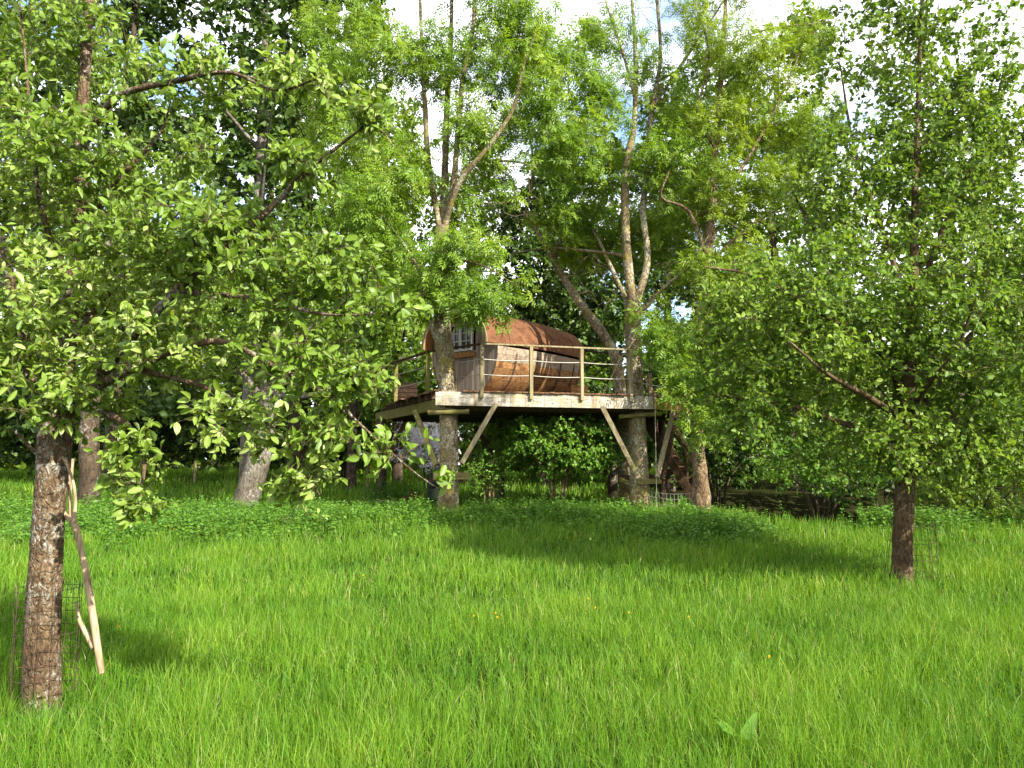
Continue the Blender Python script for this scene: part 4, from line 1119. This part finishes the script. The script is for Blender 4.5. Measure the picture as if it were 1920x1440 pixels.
WG = 'trees of the wood behind the treehouse'
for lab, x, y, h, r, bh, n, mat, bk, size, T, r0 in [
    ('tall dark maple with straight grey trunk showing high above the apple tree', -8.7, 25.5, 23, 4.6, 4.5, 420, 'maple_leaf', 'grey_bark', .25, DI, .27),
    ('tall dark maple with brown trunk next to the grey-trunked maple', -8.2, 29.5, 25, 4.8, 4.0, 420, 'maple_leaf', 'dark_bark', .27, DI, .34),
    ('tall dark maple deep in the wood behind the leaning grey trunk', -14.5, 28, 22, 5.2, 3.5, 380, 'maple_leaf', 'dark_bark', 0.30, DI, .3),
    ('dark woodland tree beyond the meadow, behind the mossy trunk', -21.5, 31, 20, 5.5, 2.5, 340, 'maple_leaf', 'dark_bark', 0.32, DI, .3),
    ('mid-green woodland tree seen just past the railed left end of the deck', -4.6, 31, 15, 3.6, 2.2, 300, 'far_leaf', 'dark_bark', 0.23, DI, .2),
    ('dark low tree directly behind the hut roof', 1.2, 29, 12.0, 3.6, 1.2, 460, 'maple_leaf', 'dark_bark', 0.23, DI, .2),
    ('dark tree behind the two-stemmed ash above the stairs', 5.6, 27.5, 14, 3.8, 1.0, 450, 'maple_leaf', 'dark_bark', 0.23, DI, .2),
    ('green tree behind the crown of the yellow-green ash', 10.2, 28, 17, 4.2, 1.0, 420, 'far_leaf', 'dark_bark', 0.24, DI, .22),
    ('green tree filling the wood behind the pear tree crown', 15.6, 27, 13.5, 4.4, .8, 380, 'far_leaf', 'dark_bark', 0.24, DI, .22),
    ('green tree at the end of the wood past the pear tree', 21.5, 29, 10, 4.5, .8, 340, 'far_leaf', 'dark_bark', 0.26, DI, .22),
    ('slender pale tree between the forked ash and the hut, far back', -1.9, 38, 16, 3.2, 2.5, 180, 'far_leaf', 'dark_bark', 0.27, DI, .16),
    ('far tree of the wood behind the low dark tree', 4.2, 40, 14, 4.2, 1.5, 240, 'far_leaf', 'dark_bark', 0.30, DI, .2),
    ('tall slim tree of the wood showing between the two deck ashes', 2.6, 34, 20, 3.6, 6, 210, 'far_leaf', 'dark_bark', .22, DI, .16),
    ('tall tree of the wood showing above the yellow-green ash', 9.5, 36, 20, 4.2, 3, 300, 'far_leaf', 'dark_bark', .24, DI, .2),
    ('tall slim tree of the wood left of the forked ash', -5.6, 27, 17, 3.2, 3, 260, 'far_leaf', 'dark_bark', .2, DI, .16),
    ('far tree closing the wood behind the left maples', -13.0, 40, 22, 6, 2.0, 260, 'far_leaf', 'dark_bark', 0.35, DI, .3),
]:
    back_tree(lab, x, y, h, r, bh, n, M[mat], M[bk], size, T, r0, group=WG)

def distant_wood():
    acc = Acc()
    n = 36000
    x = rng.uniform(-75, 75, n); y = rng.uniform(48, 62, n)
    top = np.where(x < -3, 15.0, 9.0) + 2.2 * np.sin(x * .55) + 1.6 * np.sin(x * 1.3 + 1) - .5 * np.maximum(0, x - 12) * .1
    z = rng.random(n) ** 1.15 * top
    # clumps
    y = y + 2.0 * np.sin(x * 1.1) * np.cos(z * .9)
    p = np.stack([x, y, ground_z(x, y) + z], -1)
    D = nrm(rng.normal(size=(n, 3))); N_ = nrm(rng.normal(size=(n, 3)) * .6 + [.3, -.3, .7])
    leaves(acc, DI, p, D, N_, rng.uniform(.7, 1.3, n), np.clip(.5 + .3 * np.sin(x * .8 + z * .6) + .2 * rng.normal(size=n), 0, 1))
    o = acc.build('distant_wood', M['far_leaf'], None, True, 'stuff')
    o['label'] = 'far wood closing the view behind the meadow'
distant_wood()

back_tree('orchard tree next in the row to the right of the pear tree', 13.2, 14.2, 9.0, 3.2, 1.4, 420, M['pear_leaf'], M['pear_bark'], .13, DI, .13, name='orchard_tree')

def shrub(name, label, x, y, h, r, n, mat, size, stems=6, T=RO, bark='dark_bark', per=7, sp=5, base_h=0.25, group=None, flat=1.0, cat='shrub', shoot=0.25):
    b = G(x, y, -0.05)
    st_ = []
    for k in range(stems):
        a = k * 6.283 / stems + rng.uniform(-.3, .3)
        e = b + [math.cos(a) * r * .55, math.sin(a) * r * .55 * flat, h * rng.uniform(.65, .9)]
        m_ = (b + e) / 2 + [-(e - b)[0] * .18, -(e - b)[1] * .18, h * .08]
        s0_ = b + [math.cos(a) * .1, math.sin(a) * .1, 0]
        st_.append(catmull([s0_, m_, e], [.032, .024, .008], .2))
    cl = [(b + [0, 0, base_h + (h - base_h) * .55], np.array([r, r * flat, (h - base_h) * .5]), int(n * .6))]
    for k in range(5):
        a = k * 1.257 + .4
        cl.append((b + [math.cos(a) * r * .55, math.sin(a) * r * .55 * flat, base_h + (h - base_h) * rng.uniform(.35, .85)], np.array([r * .45, r * .45 * flat, h * .22]), int(n * .08)))
    return tree(name, label, b, st_[0], st_[1:], cl, T, size, mat, M[bark], per_shoot=per, shoots_per=sp, shoot_len=shoot, bump=0, sides=6, rmax=0.012, group=group, cat=cat, umin=0.2, up=0.7, twigs=y < 20)

shrub('hazel_bush', 'broad hazel bush with several bare stems growing under the deck', 1.12, 19.0, 2.35, 1.75, 300, M['hazel_leaf'], .085, 7, bark='rough_bark', base_h=.75)
shrub('light_green_bush', 'light green bush beside the ash trunk under the left of the deck', -.55, 18.6, 1.75, .75, 90, M['hazel_leaf'], .06, 4, bark='rough_bark', base_h=.25)
shrub('blossom_bush', 'white blossoming bush seen under the deck beyond the ash trunk', -3.0, 27.5, 3.2, 1.3, 150, M['blossom'], .075, 5, DI, per=9, base_h=.5)
HG = 'shrubs along the far meadow edge'
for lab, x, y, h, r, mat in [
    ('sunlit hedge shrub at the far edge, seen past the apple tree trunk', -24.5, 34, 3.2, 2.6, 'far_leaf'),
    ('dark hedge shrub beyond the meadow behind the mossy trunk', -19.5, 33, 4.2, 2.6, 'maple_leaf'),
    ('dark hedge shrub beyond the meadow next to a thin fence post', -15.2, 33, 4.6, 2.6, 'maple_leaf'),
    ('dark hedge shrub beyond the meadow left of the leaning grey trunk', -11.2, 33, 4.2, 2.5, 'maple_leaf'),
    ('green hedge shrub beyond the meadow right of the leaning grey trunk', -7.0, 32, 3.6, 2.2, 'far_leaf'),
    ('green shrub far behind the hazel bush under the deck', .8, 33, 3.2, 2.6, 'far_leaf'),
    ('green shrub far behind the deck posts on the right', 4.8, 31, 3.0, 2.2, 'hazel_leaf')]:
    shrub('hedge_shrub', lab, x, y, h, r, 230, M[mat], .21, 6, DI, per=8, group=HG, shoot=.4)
shrub('ditch_shrub', 'multi-stemmed shrub at the dark ditch with bare lower stems', 7.0, 17.6, 3.0, 1.5, 130, M['hazel_leaf'], .085, 9, base_h=1.45)
shrub('leafy_shrub', 'dense shrub reaching the ground behind the pear tree trunk', 9.6, 16.2, 2.5, 1.6, 210, M['far_leaf'], .085, 7, base_h=.2)
shrub('leafy_shrub', 'dense dark shrub behind the ditch, between ash and pear trunks', 6.2, 23.4, 3.4, 2.4, 260, M['maple_leaf'], .14, 7, DI, base_h=1.2)  # darker leaf colour stands in for the shade of the hollow
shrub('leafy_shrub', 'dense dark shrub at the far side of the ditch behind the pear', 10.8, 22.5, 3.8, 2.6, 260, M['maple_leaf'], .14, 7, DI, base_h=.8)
shrub('leafy_shrub', 'tall shrub closing the view past the pear tree crown', 13.6, 18.5, 4.0, 2.4, 260, M['far_leaf'], .12, 7, DI, base_h=.2)

# ------------------------------------------------------------------ small things
def wires(name, label, cx, cy, r, h, nv, nh, mat, rad, z0=0.0, lean=(0, 0), flare=0.0):
    t = thing(name, G(cx, cy), label, 'tree guard')
    g0 = float(ground_z(cx, cy)) + z0
    ang0 = 0.4
    for k in range(nv):
        a = ang0 + 6.283 * k / nv + rng.normal(0, .02)
        pts = []
        for i in range(7):
            f = i / 6; rr = r * (1 + flare * (1 - f)) * (1 + .04 * math.sin(3 * a + f * 2))
            pts.append([cx + math.cos(a) * rr + lean[0] * f + rng.normal(0, .004), cy + math.sin(a) * rr + lean[1] * f, g0 + h * f])
        acc = Acc(); tube1(acc, pts, np.full(7, rad), 5); acc.build('upright_wire', mat, t, True, use_attr=False)
    for k in range(nh):
        f = (k + .6) / nh
        rr0 = r * (1 + flare * (1 - f))
        pts = []
        for i in range(29):
            a = 6.283 * i / 28
            rr = rr0 * (1 + .04 * math.sin(3 * a + f * 2)) + rad
            pts.append([cx + math.cos(a) * rr + lean[0] * f, cy + math.sin(a) * rr + lean[1] * f, g0 + h * f + .006 * math.sin(2 * a + k)])
        acc = Acc(); tube1(acc, pts, np.full(29, rad), 5); acc.build('hoop_wire', mat, t, True, use_attr=False)
    return t
wires('wire_tree_guard', 'rusty wire mesh cylinder standing round the apple tree trunk', -2.98, 5.05, .185, .80, 15, 9, M['rusty_wire'], .0019)
wires('wire_tree_guard', 'dark loose wire mesh standing round the pear tree trunk', 5.12, 10.02, .26, .82, 12, 4, M['rusty_wire'], .003, lean=(.04, 0), flare=.2)

prop_t = thing('forked_prop', G(-2.66, 5.0), 'forked bare branch propped against the apple tree trunk', 'stick')
def pp_(name, spec, parent=prop_t):
    pts = [P(a, b, c) for a, b, c, _ in spec]
    p_, r_ = catmull(pts, [s_[3] for s_ in spec], .03)
    acc = Acc(); tube1(acc, p_, r_, 12, .003, 40)
    acc.build(name, M['dead_wood'], parent, True, use_attr=False)
pp_('stem', [(190, 1262, 5.02, .019), (178, 1180, 5.02, .0235), (164, 1090, 5.02, .021), (152, 1030, 5.02, .019), (140, 985, 5.02, .021), (122, 965, 5.03, .015), (108, 935, 5.03, .009)])
pp_('side_branch', [(176, 1215, 5.03, .018), (160, 1185, 5.05, .016), (148, 1160, 5.06, .012), (143, 1128, 5.06, .009)])
pp_('side_branch', [(139, 980, 5.01, .013), (141, 930, 5.0, .009), (133, 890, 4.99, .009), (116, 855, 4.95, .006)])
pp_('side_branch', [(133, 975, 5.03, .011), (131, 930, 5.05, .010), (128, 880, 5.08, .010)])

# sheep netting between two trunks
net = thing('netting_fence', G(3.8, 17.9), 'sagging wire sheep netting strung between the ash trunks', 'fence')
n0 = np.array([3.22, 18.1]); n1 = np.array([4.25, 17.6])
for k, hh in enumerate((.12, .26, .40, .52)):
    u = np.linspace(0, 1, 15)[:, None]
    q = n0 * (1 - u) + n1 * u
    z = ground_z(q[:, 0], q[:, 1]) + hh - .05 * np.sin(np.pi * u[:, 0])
    acc = Acc(); tube1(acc, np.column_stack([q, z]), np.full(15, .006), 5); acc.build('strand', M['wire'], net, True, use_attr=False)
for k in range(13):
    u = (k + .5) / 13
    q = n0 * (1 - u) + n1 * u
    z = float(ground_z(q[0], q[1])); sag = .05 * math.sin(math.pi * u)
    acc = Acc(); tube1(acc, [[q[0], q[1], z + .02], [q[0] + .004, q[1], z + .25], [q[0], q[1], z + .52 - sag]], np.full(3, .005), 5); acc.build('stay_wire', M['wire'], net, True, use_attr=False)

# bin, stones, boards, red plant under the deck
bx = P(822, 905, 19.2)
bb = G(bx[0] + .05, 19.2)
bar = thing('water_butt', bb, 'dark green plastic barrel standing behind the ash trunk under the deck', 'barrel')
pr = [(0, .26), (.1, .29), (.45, .32), (.8, .29), (.88, .27), (.9, .28), (.93, .28), (.93, .0)]
acc = Acc()
ang = np.linspace(0, 2 * math.pi, 20, endpoint=False)
V = np.array([[bb[0] + r * math.cos(a), bb[1] + r * math.sin(a), bb[2] + z] for z, r in pr for a in ang])
idx = np.arange(len(V)).reshape(len(pr), 20)
acc.add(V, None, np.stack([idx[:-1], np.roll(idx[:-1], -1, 1), np.roll(idx[1:], -1, 1), idx[1:]], -1).reshape(-1, 4))
acc.build('body', M['plastic'], bar, True, use_attr=False)
for z in (.3, .6):
    c_ = [[bb[0] + .318 * math.cos(a), bb[1] + .318 * math.sin(a), bb[2] + z] for a in np.linspace(0, 6.2832, 25)]
    acc = Acc(); tube1(acc, c_, np.full(25, .012), 6); acc.build('rib', M['plastic'], bar, True, use_attr=False)

def rock(name, label, c, r, mat, cat='stone', group=None):
    n1_, n2_ = 10, 14
    V = []
    for i in range(n1_ + 1):
        for j in range(n2_):
            th = math.pi * i / n1_; ph = 2 * math.pi * j / n2_
            d = np.array([math.sin(th) * math.cos(ph), math.sin(th) * math.sin(ph), math.cos(th)])
            k = 1 + .25 * mnoise.noise(Vector(d * 1.7 + c)) + .1 * mnoise.noise(Vector(d * 4 + c))
            V.append(c + d * np.asarray(r) * k)
    idx = np.arange(len(V)).reshape(n1_ + 1, n2_)
    q = np.stack([idx[:-1], idx[1:], np.roll(idx[1:], -1, 1), np.roll(idx[:-1], -1, 1)], -1).reshape(-1, 4)
    o = mk(name, V, [q], mat, None, True, None, None, c)
    return tag(o, label, cat, group)
rx = P(728, 930, 19.6); rock('log_end', 'pale cut log lying in the grass under the left deck corner', G(rx[0], 19.6, .10), (.34, .16, .15), M['dead_wood'], 'log')
pl = thing('fallen_board', G(-.35, 17.6), 'reddish-brown boards lying flat in the weeds beside the ash trunk', 'board')
for k, (a, b) in enumerate((((905, 958, 17.4), (975, 955, 17.6)), ((925, 948, 18.0), (1000, 950, 18.1)))):
    p0 = P(*a); p1 = P(*b); p0[2] = ground_z(p0[0], p0[1]) + .10 + .03 * k; p1[2] = ground_z(p1[0], p1[1]) + .13 + .03 * k
    part('board', M['brown_board'], beam(p0, p1, .22, .035), parent=pl)
rxx = P(775, 935, 19.4)
shrub('red_leaved_plant', 'small dark red plant in the shade under the deck', rxx[0], 19.4, .42, .2, 16, M['dark_red'], .06, 3, per=5, sp=4, base_h=.15, cat='plant', shoot=.1)
# fence posts of the far meadow
for lab, px, yb, Y, hh in (('thin pale fence post in front of the dark hedge', 365, 893, 30.5, 1.05), ('brown fence post in the meadow left of the deck', 689, 902, 26, 1.2), ('pale post stub seen behind the forked prop', 133, 905, 26, 1.3)):
    b = P(px, yb, Y); b[2] = ground_z(b[0], b[1]) - .1
    pp2, rr2 = catmull([b, b + [.01, 0, hh * .5], b + [.02, 0, hh]], [.055, .05, .048], .12)
    acc = Acc(); tube1(acc, pp2, rr2, 9, .006, 10)
    tag(acc.build('fence_post', M['dead_wood'] if px != 689 else M['rough_bark'], None, True, use_attr=False, origin=b), lab, 'fence post')

# dock plant and buttercups in the grass
def broad_leaf(acc, p, d, n_, L, W):
    d = nrm(d); x = nrm(np.cross(d, n_)); z = np.cross(x, d)
    st_ = [(0, .02), (.12, .6), (.35, 1), (.65, .85), (.87, .4), (1, 0)]
    V = []
    for u, w_ in st_:
        c_ = p + d * L * u + z * (L * (.25 * u - .45 * u * u))
        for k in (-1, 0, 1):
            V.append(c_ + x * k * w_ * W / 2 + z * (abs(k) * .12 * w_ * W + .01 * math.sin(9 * u + k)))
    f = []
    for i in range(len(st_) - 1):
        for k in (0, 1):
            f.append([i * 3 + k, i * 3 + k + 1, i * 3 + k + 4, i * 3 + k + 3])
    acc.add(V, None, f, .7)
dk = thing('dock_plant', G(1.26, 4.32), 'broad-leaved dock plant pushing up through the grass', 'plant')
for a, tilt, L, W in ((.9, .9, .24, .08), (2.4, .75, .22, .07), (4.2, .8, .22, .07), (5.5, .7, .24, .075), (3.3, 1.0, .25, .07)):
    acc = Acc(); p = G(1.26, 4.32, .03)
    d = np.array([math.cos(a) * math.cos(tilt), math.sin(a) * math.cos(tilt), math.sin(tilt)])
    broad_leaf(acc, p, d, np.array([-math.cos(a) * math.sin(tilt), -math.sin(a) * math.sin(tilt), math.cos(tilt)]), L, W)
    acc.build('leaf', M['nettle_leaf'], dk, True)
def at_ground(px, py, h):
    """where a flower of height h seen at this pixel stands"""
    lo, hi = 2.0, 40.0
    for _ in range(40):
        m = (lo + hi) / 2
        q = P(px, py, m)
        if q[2] > ground_z(q[0], q[1]) + h: lo = m
        else: hi = m
    q = P(px, py, (lo + hi) / 2)
    return q[:2]
petal_me = None
for px, py in ((888, 1155), (929, 1150), (1103, 1123), (1179, 1149), (1291, 1157), (680, 1079), (312, 986), (326, 992), (1442, 1232), (222, 1175), (1116, 1140), (932, 1158)):
    h = .34
    q = at_ground(px, py, h)
    b = G(q[0], q[1])
    fl = thing('buttercup', b, 'tiny yellow buttercup standing up out of the meadow grass', 'flower', 'yellow flowers in the grass')
    acc = Acc(); tube1(acc, [b, b + [.01, .005, h * .6], b + [.0, 0, h]], [.002, .0018, .0015], 4)
    acc.build('stem', M['grass'], fl, True)
    for k in range(5):
        a = k * 1.2566
        acc = Acc(); broad_leaf(acc, b + [0, 0, h], np.array([math.cos(a), math.sin(a), .5]), np.array([-math.cos(a) * .4, -math.sin(a) * .4, 1]), .009, .009)
        acc.build('petal', M['petal'], fl, True)

# ------------------------------------------------------------------ grass and weeds
def blocked(x, y):
    dark = sst(15.2, 15.9, y + 0.12 * (x - 6)) * (1 - sst(33, 36, y)) * sst(4.6, 5.0, x)
    return rng.random(len(x)) < dark * 0.985

def grass_patch(y0, y1, dens, hmean, wmean, segs, margin=1.6, fall=True):
    yy = []
    area = 0.5 * (0.72 * 2) * (y1 ** 2 - y0 ** 2) + 2 * margin * (y1 - y0)
    n = int(area * dens)
    u = rng.random(int(n * 1.15))
    y = np.sqrt(y0 ** 2 + u * (y1 ** 2 - y0 ** 2))
    x = rng.uniform(-1, 1, len(y)) * (0.72 * y + margin)
    x, y = x[:n], y[:n]
    k = ~blocked(x, y)
    x, y = x[k], y[k]
    # tufts: pull part of the blades together
    cell = .11
    gx = np.floor(x / cell); gy = np.floor(y / cell)
    hx = np.modf(np.abs(np.sin(gx * 12.9898 + gy * 78.233) * 43758.5453))[0]
    hy = np.modf(np.abs(np.sin(gx * 39.346 + gy * 11.135) * 24634.6345))[0]
    pull = .35 * (rng.random(len(x)) < .6)
    x = x * (1 - pull) + (gx + hx) * cell * pull; y = y * (1 - pull) + (gy + hy) * cell * pull
    n = len(x)
    z = ground_z(x, y) - .01
    patch = wob(x, y, 1.1, .3); patch2 = wob(x, y, 3.1, 1.7)
    h = hmean * (.55 + .75 * rng.random(n)) * (1 + .28 * patch + .18 * patch2) * (.8 + .4 * hx)
    h = np.maximum(h, .05)
    w = wmean * (.6 + .8 * rng.random(n))
    a = rng.uniform(0, 6.283, n)
    la = rng.uniform(0, 6.283, n)
    lean = np.abs(rng.normal(0, .26, n)) + .06
    lean = np.where(rng.random(n) < .07, lean + .6, lean)
    dx, dy = np.cos(la), np.sin(la)
    wx, wy = np.cos(a), np.sin(a)
    st_ = np.linspace(0, 1, segs + 1)
    wd = (1 - st_ ** 1.8) * .92 + .08
    V = []
    for i, u in enumerate(st_):
        bend = lean * u ** 2 * h * 1.25
        cx = x + dx * bend; cy = y + dy * bend; cz = z + h * (u - .42 * lean * u ** 2.2)
        if i < segs:
            V.append(np.stack([cx - wx * w * wd[i] / 2, cy - wy * w * wd[i] / 2, cz], -1))
            V.append(np.stack([cx + wx * w * wd[i] / 2, cy + wy * w * wd[i] / 2, cz], -1))
        else:
            V.append(np.stack([cx, cy, cz], -1))
    V = np.stack(V, 1)
    k = V.shape[1]
    off = (np.arange(n) * k)[:, None]
    f4 = np.concatenate([np.array([[2 * i, 2 * i + 1, 2 * i + 3, 2 * i + 2]]) + off for i in range(segs - 1)]) if segs > 1 else None
    f3 = np.array([[2 * segs - 2, 2 * segs - 1, 2 * segs]]) + off
    r = np.clip(.46 + .22 * patch + .14 * patch2 + .27 * rng.normal(size=n), 0, .94)
    r = np.where(rng.random(n) < .022, 1.0, r)
    return V.reshape(-1, 3), f3, f4, np.repeat(r, k)

acc = Acc()
for spec in ((2.9, 5.2, 3300, .205, .0044, 3), (5.2, 8.5, 2000, .20, .0062, 2), (8.5, 13, 850, .20, .0092, 2), (13, 20, 420, .23, .017, 1), (20, 42, 60, .30, .05, 1)):
    acc.add(*grass_patch(*spec))
acc.build('meadow_grass', M['grass'], None, True, 'stuff')
bpy.data.objects['meadow_grass']['label'] = 'tall fresh green meadow grass covering the ground'

def weeds(name, label, spots, mat, size, T=RO):
    """leafy weeds: upright stems with opposite leaves; spots (x, y, h)"""
    la = Acc()
    sx, sy, sh = np.array(spots).T
    n = len(sx); m = 7
    u = (np.arange(m) + .6) / m
    lean = rng.normal(0, .12, (n, 2))
    gz = ground_z(sx, sy)
    pos = np.stack([sx[:, None] + lean[:, :1] * u * sh[:, None], sy[:, None] + lean[:, 1:] * u * sh[:, None], gz[:, None] + u * sh[:, None]], -1)
    for side in (0, math.pi):
        a = rng.uniform(0, 6.283, (n, 1)) + np.arange(m) * 1.571 + side
        D = np.stack([np.cos(a), np.sin(a), np.full_like(a, -.1) + rng.normal(0, .25, a.shape)], -1)
        N_ = nrm(rng.normal(size=D.shape) * .35 + [0.2, -.2, 1])
        s_ = size * (1.15 - .55 * u)[None] * (.7 + .6 * rng.random((n, m)))
        leaves(la, T, pos.reshape(-1, 3), D.reshape(-1, 3), N_.reshape(-1, 3), s_.reshape(-1), np.clip(rng.normal(.5, .25, n * m), 0, 1))
    sp_ = np.stack([np.stack([sx, sy, gz - .02], -1), pos[:, -1]], 1)
    V, q, _ = tubes(sp_, np.tile([.004, .002], (n, 1)), 3); la.add(V, None, q, .5)
    o = la.build(name, mat, None, True, 'stuff')
    o['label'] = label
sp_ = []
while len(sp_) < 4000:
    x = rng.uniform(-9.5, 4.7); y = rng.uniform(12.2, 17.6)
    lo = 14.3 + .9 * math.sin(x * .55 + 2.2) + .5 * math.sin(x * 1.7) + .3 * math.sin(x * 4.1)
    if y > 16.5 - .3 * max(0, x - 2) + .25 * math.sin(2 * x): continue
    if y > 15.4 and min(abs(x + 1.35), abs(x - 2.9), abs(x - 4.2)) < .45: continue
    if rng.random() < 1 / (1 + math.exp(-(y - lo) * 3.2)) : sp_.append((x, y, rng.uniform(.2, .44) * (1 + .5 * float(wob(x, y, 1.6, 2.0)))))
weeds('nettle_bank', 'band of leafy nettles growing along the bank before the treehouse', sp_, M['nettle_leaf'], .078, DI)
sp_ = [(rng.normal(7.6, .45), rng.normal(14.9, .4), rng.uniform(.25, .5)) for _ in range(420)] + [(rng.normal(10.5, 1.2), rng.normal(15.0, .4), rng.uniform(.2, .5)) for _ in range(420)]
weeds('nettle_patch', 'nettle patch growing at the ditch edge near the pear trunk', sp_, M['nettle_leaf'], .08, DI)
sp_ = [(rng.normal(-11.2, 1.0), rng.normal(15.8, .6), rng.uniform(.3, .65)) for _ in range(620)] + [(rng.normal(-8.5, .9), rng.normal(17.2, .4), rng.uniform(.2, .45)) for _ in range(300)]
weeds('nettle_patch', 'nettle patch in the meadow left of the apple tree trunk', sp_, M['nettle_leaf'], .09, DI)
sp_ = [(rng.uniform(-3.6, 3.2), rng.uniform(17.2, 21), rng.uniform(.12, .4)) for _ in range(900)] + [(rng.normal(-3.2, .4), rng.normal(20.8, .3), rng.uniform(.4, .9)) for _ in range(120)]
weeds('ground_weeds', 'shaded leafy weeds scattered under the deck', sp_, M['nettle_leaf'], .085, DI)
